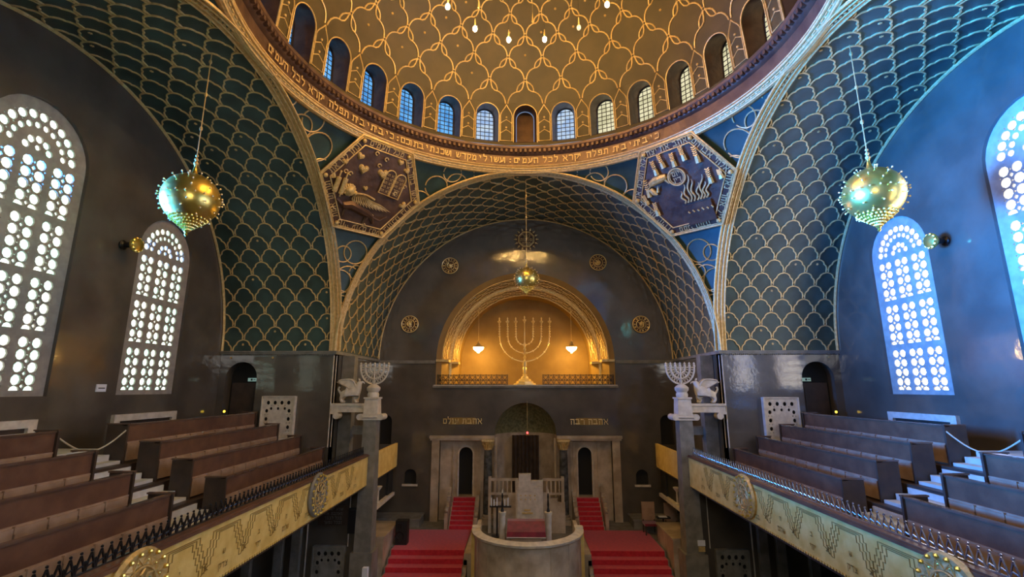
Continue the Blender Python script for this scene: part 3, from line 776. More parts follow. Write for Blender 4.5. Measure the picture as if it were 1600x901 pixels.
for x, h_ in ((-1.5, .34), (-1.24, .36)):
    for dx, rr in ((0, .1),): mb.tube([mtx @ Vector((x, -.17 - h_, .1)), mtx @ Vector((x + .02, -.17 + h_ - .08, .1))], .095, 8)
    mb.tube([mtx @ Vector((x, -.17 - h_ - .12, .1)), mtx @ Vector((x + .02, .3, .1))], .03, 6); mb.ball(mtx @ Vector((x + .02, .32, .1)), .045, 6)
    mb.build('scroll', 'goldmat', rel); mb = MB()
mb = MB()   # wing of fine feathers
for i in range(13):
    f_ = i / 12; x0 = -.72 + .75 * f_; y0 = -.42 + .1 * S(PI * f_) - .05 * f_
    ang = D(-80 + 66 * f_ ** .9); L = .34 + .66 * f_ ** 1.1
    p0 = Vector((x0, y0, .08)); p1 = p0 + Vector((Co(ang) * L, S(ang) * L, .02)); wv = Vector((-S(ang), Co(ang), 0)) * .045
    mb.tube([mtx @ p0, mtx @ (p0 + (p1 - p0) * .5 + wv), mtx @ p1, mtx @ (p0 + (p1 - p0) * .5 - wv)], .027, 4, closed=True)
for i in range(16): mb.ball(mtx @ Vector((-.75 + .9 * i / 15, -.38 + .08 * S(PI * i / 15), .1)), .05, 5)
mb.build('wing', 'gilt', rel)
mb = MB()   # lion body in dark relief, head with mane
sk = [(-1.0, -.95), (-.7, -.85), (-.3, -.95), (.1, -1.05), (.35, -1.15)]
mb.tube([mtx @ Vector((p[0], p[1], .04)) for p in sk], [.16, .2, .17, .16, .1], 8)
for x, y, x2, y2 in ((-.95, -.95, -1.3, -.75), (-.8, -.95, -.85, -1.4), (.15, -1.1, .05, -1.5), (.3, -1.1, .45, -1.4)): mb.tube([mtx @ Vector((x, y, .04)), mtx @ Vector((x2, y2, .04))], [.1, .06], 6)
mb.tube([mtx @ Vector((.35, -1.15, .04)), mtx @ Vector((.7, -1.2, .05)), mtx @ Vector((.95, -.95, .05))], [.05, .04, .03], 6)
mb.build('lion_body', 'copper', rel)
mb = MB(); mb.ball(mtx @ Vector((-.92, -.30, .08)), .22, 10); mb.ball(mtx @ Vector((-.72, -.33, .16)), .1, 8)
for i in range(14): a = 2 * PI * i / 14; mb.ball(mtx @ Vector((-.95 + .2 * Co(a), -.28 + .2 * S(a), .1)), .07, 6)
mb.build('lion_head', 'goldmat', rel)
# right relief: ears of corn sheaves, ring with letters, horned animal, flames over an altar
mtx = star_relief(1)
rel = thing('pendentive_relief', 'hexagonal copper and gold relief with wheat ears, ram and altar flames on right pendentive', 'relief', tuple(mtx @ Vector((0, 0, 0))), 'hexagonal reliefs on the pendentives')
relief_base(rel, mtx, ['אלהי אברהם', 'ויאהב את יצחק', 'ולא חשכת את', 'בנך את יחידך', 'ממני והנה', 'איל אחר נאחז'])
mb = MB()
for x0, y0, x1, y1 in ((-.75, 1.34, -.72, .77), (-.41, 1.51, -.34, .96), (.1, 1.38, .09, .87), (.51, 1.48, .55, .97), (1.0, 1.33, 1.01, .72), (1.22, .37, 1.22, -.19), (1.62, .2, 1.64, -.13), (-1.31, .69, -1.36, .0), (-1.27, -.34, -1.28, -.87), (-1.62, .1, -1.55, -.3)):
    mb = MB(); p0 = Vector((x0, y0, .06)); p1 = Vector((x1, y1, .1)); mb.tube([mtx @ (p0 + (p1 - p0) * .55), mtx @ p1], [.09, .11], 6)
    for i in range(5):
        q = p0 + (p1 - p0) * (i * .13); mb.tube([mtx @ (q + Vector((-.08, .04, .03))), mtx @ (q + Vector((0, 0, .06))), mtx @ (q + Vector((.08, .04, .03)))], .028, 4)
    mb.build('wheat_ear', 'goldmat', rel)
mb = MB(); c2 = (.01, .46)
mb.tube([mtx @ Vector((c2[0] + .34 * Co(2 * PI * i / 28), c2[1] + .34 * S(2 * PI * i / 28), .1)) for i in range(28)], .035, 6, closed=True)
mb.tube([mtx @ Vector((c2[0] + .27 * Co(2 * PI * i / 28), c2[1] + .27 * S(2 * PI * i / 28), .1)) for i in range(28)], .015, 4, closed=True)
hebrew(mb, 'יום', mtx @ Matrix.Translation((c2[0], c2[1] + .05, .09)), .24); hebrew(mb, 'דין', mtx @ Matrix.Translation((c2[0], c2[1] - .2, .09)), .24)
mb.build('lettered_ring', 'gilt', rel)
mb = MB()   # ram
mb.tube([mtx @ Vector(p) for p in ((-1.15, .5, .08), (-.9, .58, .1), (-.6, .6, .1), (-.4, .62, .08))], [.12, .17, .16, .1], 8)
mb.tube([mtx @ Vector(p) for p in ((-1.2, .3, .08), (-1.1, .1, .1), (-1.0, .0, .1))], [.1, .12, .05], 7)
for x, y, x2, y2 in ((-.95, .1, -.85, .33), (-1.15, .1, -1.3, .35), (-.5, .55, -.35, .3), (-1.1, .5, -1.3, .3)): mb.tube([mtx @ Vector((x, y, .1)), mtx @ Vector((x2, y2, .12))], [.06, .02], 5)
mb.build('ram', 'goldmat', rel)
mb = MB()   # flames: wavy tongues
for x0, x1, y1 in ((-.02, -.05, -.15), (.1, .15, .1), (.22, .42, .42), (.36, .5, .2), (.5, .72, .0), (.62, .95, .25), (.74, .98, -.05), (.86, 1.1, -.1)):
    pts = []
    for i in range(11): f_ = i / 10; pts.append(mtx @ Vector((x0 + (x1 - x0) * f_ + .07 * S(f_ * 9) * (1 - f_ * .4), -.68 + (y1 + .68) * f_, .08)))
    mb = MB(); mb.tube(pts, [.035] * 8 + [.025, .018, .008], 5); mb.build('flame', 'gilt', rel)
mb = MB()
for i in range(6): mb.tube([mtx @ Vector((.0 + .19 * i, -1.04 + .03 * (i % 2), .14)), mtx @ Vector((.06 + .19 * i, -1.12, .14))], .03, 5)
mb.build('altar_stud', 'gilt', rel)
mb = MB(); mb.box(-.15, .98, -1.62, -.78, -.05, .12, mtx); mb.build('altar', 'copper', rel, smooth=False)

# ================================================================ CHANDELIER
RC = 2.85; ZC = 12.05
ch = thing('chandelier', 'ring of bare warm bulbs hanging under the dome', 'chandelier', (0, YC, ZC + .25))
for k in range(14):
    a = 2 * PI * (k + .5) / 14; mb = MB(); mb.tube([(RC * S(a), YC + RC * Co(a), ZC + .38), (RC * S(a), YC + RC * Co(a), ZD + math.sqrt(RD * RD - RC * RC))], .005, 4); mb.build('suspension_wire', 'iron', ch)
for k in range(14):
    a = 2 * PI * (k + .5) / 14; x, y = RC * S(a), YC + RC * Co(a)
    dead = k == 1
    mb = MB(); mb.tube([(x, y, ZC + .40), (x, y, ZC + .1)], [.012, .03], 8); mb.build('lamp_holder', 'goldmat', ch)
    mb = MB(); mb.ball((x, y, ZC), .075, 10, sz=1.35); mb.build('bulb', 'white' if dead else 'bulb', ch)
for k in range(7):
    a = 2 * PI * (k + .1) / 7; x, y = 2.2 * S(a), YC + 2.2 * Co(a)
    mb = MB(); mb.tube([(x, y, ZD + math.sqrt(RD * RD - 2.2 ** 2)), (x, y, ZC + .6)], .005, 4); mb.tube([(x, y, ZC + .6), (x, y, ZC + .25)], [.008, .03], 6); mb.ball((x, y, ZC + .22), .04, 6); mb.build('drop', 'goldmat', ch)

# ================================================================ HANGING GLOBES
def globe(c, r, top, label, grp, band=False):
    x, y, z = c
    g = thing('hanging_globe_lamp', label, 'lamp', c, grp)
    mb = MB(); prof = [(max(.001, r * S(PI * i / 28)), r * Co(PI * i / 28)) for i in range(28, -1, -1)]; mb.lathe(prof, c, 40); mb.build('globe', 'gold', g)
    mb = MB()
    for i in range(1, 12):
        t = PI * i / 12; n = max(4, int(22 * S(t)))
        if i in (3, 5, 7, 9) or True:
            for k in range(n):
                if (i not in (6,)) and (k + i) % 2: continue
                a = 2 * PI * k / n + i; d = Vector((S(t) * Co(a), S(t) * S(a), Co(t))); p = Vector(c) + d * r
                mb = MB(); mb.tube([p - d * r * .02, p + d * r * .05], r * .012, 5); mb.ball(p + d * r * .085, r * .038, 6); mb.build('stud', 'brightgold', g)
    mb = MB()     # lower crown of beads and drop
    for k in range(24):
        a = 2 * PI * k / 24
        for q in range(6):
            rr = r * (.62 - .1 * q); zz = z - r * (.80 + .085 * q); mb.ball((x + rr * Co(a + q * .13), y + rr * S(a + q * .13), zz), r * .045, 6)
    mb.lathe([(r * .5, -r * .86), (r * .3, -r * 1.05), (r * .1, -r * 1.12), (r * .06, -r * 1.25), (r * .1, -r * 1.3), (r * .04, -r * 1.38), (r * .07, -r * 1.42), (.002, -r * 1.5)], c, 14)
    mb.build('pendant_crown', 'gold', g)
    mb = MB(); mb.lathe([(r * .17, r * .97), (r * .1, r * 1.1), (r * .045, r * 1.35), (r * .06, r * 1.38), (r * .03, r * 1.4)], c, 12); mb.build('cap', 'gold', g)
    mb = MB(); zz = z + r * 1.4
    for i in range(3): mb.ball((x, y, zz + r * .08 + i * r * .16), r * (.09 - .015 * i), 8)
    mb.tube([(x, y, zz), (x, y, top)], .014, 6)
    kz = zz + 1.1
    sr = mb.build('suspension_rod', 'goldmat', g)
    while kz < top - .2: mb = MB(); mb.ball((x, y, kz), .045, 7, sz=1.6); mb.build('knob', 'goldmat', sr); kz += 1.05
    return g
globe((-9.12, 12.05, 4.97), .70, ZS + 7.95, 'large studded golden globe lamp hanging in front of the left windows', 'large golden globe lamps')
globe((9.05, 12.05, 4.99), .70, ZS + 7.95, 'large studded golden globe lamp hanging in front of the right blue-lit windows', 'large golden globe lamps')
globe((.03, 20.9, 4.75), .52, ZS + 7.95, 'small studded golden globe lamp hanging before the ark niche', None)

# ================================================================ END WALL FITTINGS
Ym = YW + .55     # great menorah on the niche ledge
me_ = thing('menorah', 'tall golden seven-branched menorah standing in the lit niche', 'menorah', (-.02, Ym, .13))
K = 1.0; bx0 = -.02
mb = MB(); mb.lathe([(.62, 0), (.6, .1), (.48, .12), (.46, .2), (.36, .24), (.32, .32), (.22, .36), (.18, .46), (.1, .52), (.05, .56)], (bx0, Ym, .13), 8); mb.build('base', 'brightgold', me_)
mb = MB(); mb.lathe([(.07, .5), (.13, .56), (.08, .62), (.1, .7), (.11, .95), (.07, 1.0), (.11, 1.05), (.11, 1.25), (.06, 1.3), (.04, 1.4), (.09, 1.5), (.04, 1.6), (.09, 1.7), (.04, 1.8), (.09, 1.95), (.04, 2.05), (.09, 2.2), (.035, 2.35), (.03, 3.5), (.06, 3.55)], (bx0, Ym, .13), 12); mb.build('stem', 'brightgold', me_)
ztop = 3.45
def cup(mb, x, z, k=1.0): mb.lathe([(.02, 0), (.05, .04), (.03, .08), (.09, .14), (.11, .22), (.05, .23), (.03, .28), (.045, .36), (.004, .44)], (x, Ym, z), 10)
for br in (1.38, .92, .46):
    mb = MB(); cz = 2.75; pts = []; low = cz - {1.38: 1.33, .92: .87, .46: .42}[br]
    for i in range(25): a = PI + PI * i / 24; pts.append((bx0 + br * Co(a), Ym, cz + (cz - low) * S(a)))
    pts = [(bx0 - br - .03, Ym, ztop)] + pts + [(bx0 + br + .03, Ym, ztop)]
    mb.tube(pts, .03, 8)
    for i in (2, 5, 8, 11): 
        for p in (pts[i + 1], pts[-i - 2]): mb.ball(p, .055, 8)
    for sg in (-1, 1):
        for q in range(5): mb.ball((bx0 + sg * (br + .02), Ym, 2.8 + q * .14), .058, 8)
    mb.build('branch', 'brightgold', me_)
for br in (-1.41, -.95, -.49, 0, .49, .95, 1.41):
    mb = MB(); cup(mb, bx0 + br, ztop + (.08 if br == 0 else 0)); mb.build('oil_cup', 'brightgold', me_)
for s, side in ((-1, 'left'), (1, 'right')):     # pendant lamps in the niche
    x = s * 2.62; y = YW + .9; z = 2.1
    l = thing('pendant_lamp', 'glowing bowl pendant lamp on a thin rod %s of the golden menorah' % side, 'lamp', (x, y, z), 'pendant lamps in the ark niche')
    mb = MB(); mb.tube([(x, y, z + .45), (x, y, 4.75)], .012, 6); mb.ball((x, y, 4.2), .06, 8); mb.build('rod', 'goldmat', l)
    mb = MB(); mb.lathe([(.03, .5), (.07, .45), (.05, .38), (.09, .3), (.16, .22), (.3, .17), (.31, .13)], (x, y, z), 16)
    mb.build('gallery', 'goldmat', l)
    mb = MB(); mb.lathe([(.3, .12), (.28, .04), (.2, -.05), (.1, -.1), (.05, -.18), (.002, -.2)], (x, y, z), 16); mb.build('glass_bowl', 'nichebulb', l)
# iron railing along the niche ledge
for s, side in ((-1, 'left'), (1, 'right')):
    l = thing('niche_railing', 'low dark wrought iron railing %s of the golden menorah' % side, 'railing', (s * 2.75, YW - .02, .13), 'railings on the niche ledge')
    mb = MB(); y = YW - .02
    for z in (.17, .40, .66): mb.tube([(s * .95, y, z), (s * 4.72, y, z)], .022, 5)
    n = 13
    for i in range(n + 1): mb.tube([(s * (.95 + 3.77 * i / n), y, .13), (s * (.95 + 3.77 * i / n), y, .70)], .02, 5)
    mb.build('rail', 'iron', l)
    mb = MB()
    for i in range(n):
        x = s * (.95 + 3.77 * (i + .5) / n)
        for zc in (.29, .53): mb.tube([(x + .1 * Co(2 * PI * k / 12), y, zc + .09 * S(2 * PI * k / 12)) for k in range(12)], .014, 4, closed=True)
        mb.tube([(x - .13, y, .2), (x + .13, y, .6)], .012, 4); mb.tube([(x + .13, y, .2), (x - .13, y, .6)], .012, 4)
    mb.build('scrollwork', 'iron', l)
# round gilt medallions on the end wall
def roundel(x, z, label, seed):
    m_ = thing('wall_medallion', label, 'medallion', (x, YW, z), 'round gilt medallions on the end wall')
    mt = frame_mtx((x, YW - .06, z), (1, 0, 0), (0, 0, 1), (0, -1, 0))
    mb = MB(); mb.lathe([(.46, -.06), (.48, 0), (.46, .05), (.40, .05), (.38, .02), (.001, .02)], (0, 0, 0), 28, mt); mb.build('disc', 'copper', m_)
    mb = MB(); mb.tube([mt @ Vector((.45 * Co(2 * PI * k / 32), .45 * S(2 * PI * k / 32), .05)) for k in range(32)], .032, 6, closed=True)
    mb.tube([mt @ Vector((.26 * Co(2 * PI * k / 24), .26 * S(2 * PI * k / 24), .05)) for k in range(24)], .02, 5, closed=True)
    for k in range(14): a = 2 * PI * k / 14; mb.ball(mt @ Vector((.355 * Co(a), .355 * S(a), .05)), .035 + .012 * ((k * seed) % 3), 6)
    mb.build('gilt_ring', 'brightgold', m_)
    mb = MB(); rr = random.Random(seed)
    mb.ball(mt @ Vector((0, 0, .06)), .11, 8); pts = [mt @ Vector((.19 * Co(seed + .8 * i) * (1 - i * .09), .19 * S(seed + .8 * i) * (1 - i * .09), .07)) for i in range(8)]; mb.tube(pts, .035, 6)
    for k in range(5): a = rr.random() * 6.28; mb.tube([mt @ Vector((0, 0, .07)), mt @ Vector((.2 * Co(a), .2 * S(a), .06))], [.05, .02], 6)
    mb.build('emblem_relief', 'brightgold', m_)
roundel(-6.33, 3.42, 'round gilt relief medallion on end wall, lower left of four', 1)
roundel(-4.2, 6.72, 'round gilt relief medallion on end wall, upper left of four', 2)
roundel(4.12, 6.88, 'round gilt relief medallion on end wall, upper right of four', 3)
roundel(6.34, 3.38, 'round gilt relief medallion on end wall, lower right of four', 4)
x, z = .1, 8.25
em = thing('wall_emblem', 'octagonal gilt emblem with Hebrew letters high above the ark niche', 'emblem', (x, YW, z))
mt = frame_mtx((x, YW - .06, z), (1, 0, 0), (0, 0, 1), (0, -1, 0))
mb = MB(); mb.lathe([(.6, -.06), (.6, .02), (.001, .02)], (0, 0, 0), 16, mt); mb.build('disc', 'copper', em)
mb = MB(); mb.tube([mt @ Vector((.47 * Co(PI / 4 * (k + .5)), .47 * S(PI / 4 * (k + .5)), .06)) for k in range(8)], .03, 6, closed=True)
mb.tube([mt @ Vector((.41 * Co(PI / 4 * (k + .5)), .41 * S(PI / 4 * (k + .5)), .05)) for k in range(8)], .015, 5, closed=True); mb.build('octagon_frame', 'brightgold', em)
mb = MB()
for k in range(16): a = 2 * PI * k / 16; mb.ball(mt @ Vector((.58 * Co(a), .58 * S(a), .05)), .055, 7); mb.tube([mt @ Vector((.58 * Co(a), .58 * S(a), .05)), mt @ Vector((.70 * Co(a), .70 * S(a), .04))], [.035, .02], 5)
mb.build('border_bead', 'brightgold', em)
mb = MB(); hebrew(mb, 'כתר', mt @ Matrix.Translation((0, .12, .03)), .22); hebrew(mb, 'מלכות', mt @ Matrix.Translation((0, -.1, .03)), .22); hebrew(mb, 'תורה', mt @ Matrix.Translation((0, -.32, .03)), .2)
mb.build('hebrew_letters', 'brightgold', em, smooth=False)
# gilded Hebrew plaques
for x, z, txt, side in ((-3.32, -1.74, 'אהבת עולם', 'left'), (3.36, -1.76, 'אהבה רבה', 'right')):
    p = thing('hebrew_plaque', 'gilded Hebrew letters on the wall above the %s marble door' % side, 'inscription', (x, YW, z), 'gilded Hebrew inscriptions over the ark portal')
    mb = MB(); mb.box(x - .68, x + .68, YW - .03, YW, z - .16, z + .19); mb.build('backing', 'panelcut', p, smooth=False)
    mb = MB(); hebrew(mb, txt, frame_mtx((x, YW - .05, z - .12), (1, 0, 0), (0, 0, 1), (0, -1, 0)), .36); mb.build('letters', 'brightgold', p, smooth=False)
# ark curtain and eternal light, columns
cu = MB()
cu.grid(lambda u, v: (-.72 + 1.44 * u, YW + .75 + .07 * S(u * 44) - .25 * abs(u - .5), CHOIR + .9 + v * (4.15 - .9)), [i / 60 for i in range(61)], [i / 6 for i in range(7)])
tag(cu.build('ark_curtain', 'curtain', None), 'dark brown pleated curtain closing the ark', 'curtain')
el = thing('eternal_light', 'tiny red hanging lamp under the apse semi-dome', 'lamp', (.1, YW - .05, -2.32))
mb = MB(); mb.ball((.1, YW - .05, -2.32), .055, 10); mb.build('red_glass', 'redbulb', el)
mb = MB(); mb.lathe([(.10, -.12), (.12, -.06), (.05, -.05)], (.1, YW - .05, -2.32), 12); mb.tube([(.1, YW - .05, -2.27), (.1, YW - .02, -.7)], .008, 4); mb.build('holder', 'goldmat', el)
for s, side in ((-1, 'left'), (1, 'right')):
    x = s * 1.93; y = YW - .45
    c = thing('ark_column', 'dark marble column with carved capital %s of the ark' % side, 'column', (x, y, CHOIR), 'marble columns beside the ark')
    mb = MB(); mb.lathe([(.22, .45), (.225, 1.6), (.21, 3.0), (.19, 3.55)], (x, y, CHOIR), 24); mb.build('shaft', 'marble_dark', c)
    mb = MB(); mb.box(x - .3, x + .3, y - .3, y + .3, CHOIR, CHOIR + .2); mb.lathe([(.29, .2), (.3, .28), (.25, .32), (.27, .4), (.22, .46)], (x, y, CHOIR), 20); mb.build('base', 'marble', c)
    mb = MB(); mb.lathe([(.19, 3.52), (.22, 3.56), (.2, 3.6), (.22, 3.75), (.3, 3.95)], (x, y, CHOIR), 20); mb.box(x - .32, x + .32, y - .32, y + .32, CHOIR + 3.95, CHOIR + 4.05)
    for k in range(8):
        a = 2 * PI * k / 8
        for q in (0, 1): mb.tube([(x + (.2) * Co(a + q * .39), y + .2 * S(a + q * .39), CHOIR + 3.6), (x + .25 * Co(a + q * .39), y + .25 * S(a + q * .39), CHOIR + 3.75 + q * .1), (x + .33 * Co(a + q * .39), y + .33 * S(a + q * .39), CHOIR + 3.82 + q * .1)], [.035, .04, .025], 5)
    mb.build('capital', 'goldmat', c)

# ================================================================ CHOIR: carpets, stairs, bimah, furniture
for s, side in ((-1, 'left'), (1, 'right')):
    mb = MB(); prof = [(19.7, FLOOR + .01)]
    y = 19.7; z = FLOOR
    for i in range(6): z = FLOOR + .19 * (i + 1); prof += [(y - .012, z + .02), ] ; y2 = 19.7 + (i + 1) * .42; prof += [(y2 - .012, z + .02)] if i < 5 else [(24.75, z + .03)]; y = y2
    pr2 = [(19.68, FLOOR)]
    z = FLOOR
    for i in range(6):
        yy = 19.7 + i * .42 - .015; pr2.append((yy, FLOOR + .19 * i + .015)); pr2.append((yy, FLOOR + .19 * (i + 1) + .015))
    pr2[-1] = (pr2[-1][0], CHOIR + .02); pr2.append((24.72, CHOIR + .02))
    x0, x1 = sorted((s * 5.68, s * 2.62))
    n = len(pr2); mb.add([(x0, p[0], p[1]) for p in pr2] + [(x1, p[0], p[1]) for p in pr2], [(i, n + i, n + i + 1, i + 1) for i in range(n - 1)])
    tag(mb.build('red_carpet', 'carpet', smooth=False), 'red carpet running up the %s choir steps and landing' % side, 'carpet', 'red carpets on the choir steps')
    # marble stair up to the arched door
    st = thing('marble_stair', 'marble stair flight to the arched door %s of the ark' % side, 'stairs', (s * 3.12, 24.8, CHOIR), 'stairs to the arched doors')
    mb = MB()
    for i in range(7): mb.box(s * 2.52, s * 3.75, 24.75 + i * .22, YW + .25, CHOIR, CHOIR + .164 * (i + 1))
    mb.build('steps', 'marble', st, smooth=False)
    mb = MB()
    for i in range(7):
        mb.box(s * 2.58, s * 3.69, 24.738 + i * .22, 24.975 + i * .22, CHOIR + .164 * i + .02, CHOIR + .164 * (i + 1) + .015)
    mb.build('stair_carpet', 'carpet', st, smooth=False)
    for (xa, hh) in ((3.78, .55), (2.34, .35)):
        mb = MB()
        for i in range(6): mb.box(s * xa, s * (xa + .16), 24.75 + i * .24, 24.99 + i * .24, CHOIR, CHOIR + hh + .19 * (i + 1))
        mb.ball((s * (xa + .08), 24.85, CHOIR + hh + .3), .1, 10); mb.build('balustrade', 'marble', st, smooth=False)
    # raised marble cheek beside the steps
    mb = MB(); mb.box(s * 2.25, s * 2.55, 21.0, 24.7, FLOOR, CHOIR + .12); 
    for i in range(5): mb.box(s * 2.42, s * 2.55, 21.0 - i * .35, 22.0, FLOOR, CHOIR - .1 - .19 * i)
    tag(mb.build('step_cheek', 'marble', smooth=False), 'low marble cheek wall between the bimah and the %s red steps' % side, 'wall', 'marble cheeks of the choir steps')
bm = thing('bimah', 'semicircular marble bimah parapet at the front of the choir', 'bimah', (0, 20.4, FLOOR))
mb = MB(); cy = 20.4
prof = [(2.04, FLOOR), (2.10, FLOOR + .25), (2.06, FLOOR + .3), (2.06, -5.5), (1.92, -5.5), (1.92, CHOIR)]
mb.lathe(prof, (0, cy, 0), 36, a0=PI, a1=2 * PI)
for s in (-1, 1): mb.box(s * 1.92, s * 2.06, cy, 22.0, FLOOR, -5.5)
for k in range(9): a = PI + PI * k / 8; mb.tube([(2.065 * Co(a), cy + 2.065 * S(a), FLOOR + .3), (2.065 * Co(a), cy + 2.065 * S(a), -5.5)], .012, 4)
mb.build('parapet', 'marble', bm)
mb = MB(); mb.lathe([(2.16, -5.5), (2.18, -5.42), (1.86, -5.36), (1.88, -5.36), (1.84, -5.42), (1.86, -5.5)], (0, cy, 0), 36, a0=PI, a1=2 * PI)
for s in (-1, 1): mb.box(s * 1.84, s * 2.18, cy, 20.7, -5.5, -5.36)
mb.build('coping', 'stone', bm)
for s in (-1, 1): mb = MB(); mb.box(s * 1.86, s * 2.2, cy + .0, cy + .35, FLOOR, -5.45); mb.build('end_pier', 'panelgold', bm, smooth=False)
mb = MB(); mb.lathe([(1.92, CHOIR), (.01, CHOIR)], (0, cy, 0), 30, a0=PI, a1=2 * PI); mb.box(-1.92, 1.92, cy, 22.2, FLOOR, CHOIR + .0); mb.build('platform', 'greystone', bm)
mb = MB(); mb.lathe([(1.7, CHOIR + .015), (.01, CHOIR + .016)], (0, cy, 0), 30, a0=PI, a1=2 * PI); mb.box(-1.75, 1.75, cy, 22.1, CHOIR, CHOIR + .015)
mb.build('platform_carpet', 'velvet', bm)
# reading desk
rd = thing('reading_desk', 'stone reading desk with crimson velvet cover on the bimah', 'desk', (-.07, 19.9, CHOIR))
mb = MB(); mb.box(-.62, .5, 19.65, 20.3, CHOIR, -5.5); mb.box(-.68, .56, 19.6, 20.35, -5.5, -5.37); mb.build('pedestal', 'marble', rd, smooth=False)
mb = MB()
mb.add([(-.78, 19.5, -5.30), (.66, 19.5, -5.30), (.66, 20.15, -5.08), (-.78, 20.15, -5.08), (-.78, 20.5, -5.08), (.66, 20.5, -5.08), (-.8, 19.45, -5.48), (.68, 19.45, -5.48)], [(0, 1, 2, 3), (3, 2, 5, 4), (6, 7, 1, 0)])
mb.build('velvet_cover', 'velvet', rd, smooth=False)
mb = MB(); mb.tube([(-.8, 19.44, -5.48), (.68, 19.44, -5.48)], .018, 5); mb.build('silver_fringe', 'stone', rd)
for x, side in ((-.98, 'left'), (.80, 'right')):
    t_ = thing('torch_pillar', 'short white stone pillar with slim torch %s of the reading desk' % side, 'candlestick', (x, 20.0, CHOIR), 'torch pillars on the bimah')
    mb = MB(); mb.lathe([(.15, 0), (.15, .1), (.12, .13), (.12, 1.8), (.15, 1.86), (.15, 1.94), (.02, 1.95)], (x, 20.0, CHOIR), 16); mb.build('pillar', 'stone', t_)
    mb = MB(); mb.lathe([(.07, 1.94), (.06, 2.0), (.03, 2.1), (.045, 2.2), (.025, 2.4), (.04, 2.5), (.02, 2.62)], (x, 20.0, CHOIR), 10); mb.build('torch_stem', 'iron', t_)
    mb = MB(); mb.lathe([(.035, 2.62), (.03, 2.7), (.002, 2.78)], (x, 20.0, CHOIR), 8); mb.build('torch_tip', 'stone', t_)
# pulpit before the ark
pu = thing('pulpit', 'pale stone pulpit with tall centre slab in front of the ark', 'pulpit', (0, 24.3, CHOIR))
mb = MB(); mb.box(-.5, .78, 24.1, 24.6, CHOIR, -4.35); mb.box(-.42, .7, 24.04, 24.1, CHOIR + .2, -4.6)
mb.build('body', 'stone', pu, smooth=False)
mb = MB(); mb.box(-.36, .22, 24.0, 24.2, -4.75, -3.98); mb.build('centre_slab', 'stone', pu, smooth=False)
for s, xe in ((-1, -1.75), (1, 1.75)):
    mb = MB(); xs = -.5 if s < 0 else .78
    mb.box(xs, xe, 24.3, 24.42, -4.35, -4.24)
    mb.box(xs, xe, 24.3, 24.42, -4.98, -4.88)
    k = 0; xx = xs
    while abs(xx) < 1.75: mb.box(xx - .03, xx + .03, 24.31, 24.41, -4.9, -4.3); xx += s * .2
    for i in range(3): mb.box(xs + s * .35 * i, xs + s * .35 * (i + 1), 24.28, 24.46, CHOIR, -4.95 - .18 * i)
    mb.box(s * 1.66, s * 1.8, 24.26, 24.46, CHOIR, -4.16)
    mb.build('balustrade', 'marble', pu, smooth=False)
mb = MB(); mb.box(-.5, -.38, 24.05, 24.2, -4.4, -4.2); mb.box(.24, .78, 24.05, 24.2, -4.4, -4.28); mb.build('shoulder', 'stone', pu, smooth=False)
mb = MB()
for r_ in range(2):
    for k in range(4): mb.ball((-.25 + k * .22, 24.03, -4.95 - r_ * .17), .035, 6)
mb.box(-.2, .3, 23.98, 24.05, -5.75, -5.68); mb.box(-.1, .2, 23.98, 24.05, -5.6, -5.55); mb.build('carved_ornament', 'goldmat', pu)
cd = thing('candle_stand', 'black stand holding a row of white candles left of the pulpit', 'candelabrum', (-1.35, 23.7, CHOIR))
mb = MB(); mb.tube([(-1.35, 23.7, CHOIR), (-1.35, 23.7, -5.35)], .04, 8); mb.box(-1.7, -.7, 23.6, 23.8, -5.38, -5.33); mb.box(-1.6, -1.1, 23.5, 23.9, CHOIR, CHOIR + .05); mb.build('stand', 'iron', cd)
for k, x in enumerate((-1.62, -1.5, -1.36, -1.0, -.85)):
    mb = MB(); mb.tube([(x, 23.7, -5.33), (x, 23.7, -5.05 if k % 2 else -4.98)], .03, 8); mb.build('candle', 'white', cd)

# ---- plinths, loudspeaker, chairs, table at the choir sides
for s, side in ((-1, 'left'), (1, 'right')):
    mb = MB(); mb.box(s * 5.8, s * 7.9, 20.9, 23.2, FLOOR, -5.95); mb.box(s * 5.75, s * 7.95, 20.85, 23.25, -5.95, -5.87)
    tag(mb.build('stone_block', 'marble', smooth=False), 'low stone platform block beside the %s menorah pillar' % side, 'platform', 'stone platform blocks')
    mb = MB(); mb.box(s * 5.2, s * 7.98, YW - 1.2, YW - .05, CHOIR, CHOIR + .35); mb.box(s * 5.15, s * 7.98, YW - 1.25, YW - .05, CHOIR + .35, CHOIR + .42)
    tag(mb.build('stone_bench', 'greystone', smooth=False), 'low grey stone ledge along the %s part of the end wall' % side, 'bench', 'stone ledges by the end wall')
sp = thing('loudspeaker', 'black loudspeaker box standing at the edge of the left red landing', 'speaker', (-5.5, 22.5, CHOIR))
mb = MB(); mb.box(-5.70, -5.18, 22.4, 22.8, CHOIR + .02, CHOIR + .98); mb.build('cabinet', 'black', sp, smooth=False)
mb = MB(); mt = frame_mtx((-5.51, 22.39, CHOIR + .36), (1, 0, 0), (0, 0, 1), (0, -1, 0)); mb.lathe([(.2, 0), (.2, .02), (.15, -.01), (.05, -.03), (.001, 0)], (0, 0, 0), 20, mt)
mb.lathe([(.09, .4), (.09, .42), (.001, .41)], (0, 0, 0), 4, mt @ Matrix.Identity(4)); mb.build('woofer', 'iron', sp)
mb = MB(); mb.box(-5.62, -5.4, 22.385, 22.4, CHOIR + .68, CHOIR + .88); mb.build('horn', 'iron', sp, smooth=False)
sp = thing('wall_loudspeaker', 'small black loudspeaker mounted under the left gallery by the pillar', 'speaker', (-6.75, 20.05, -4.9))
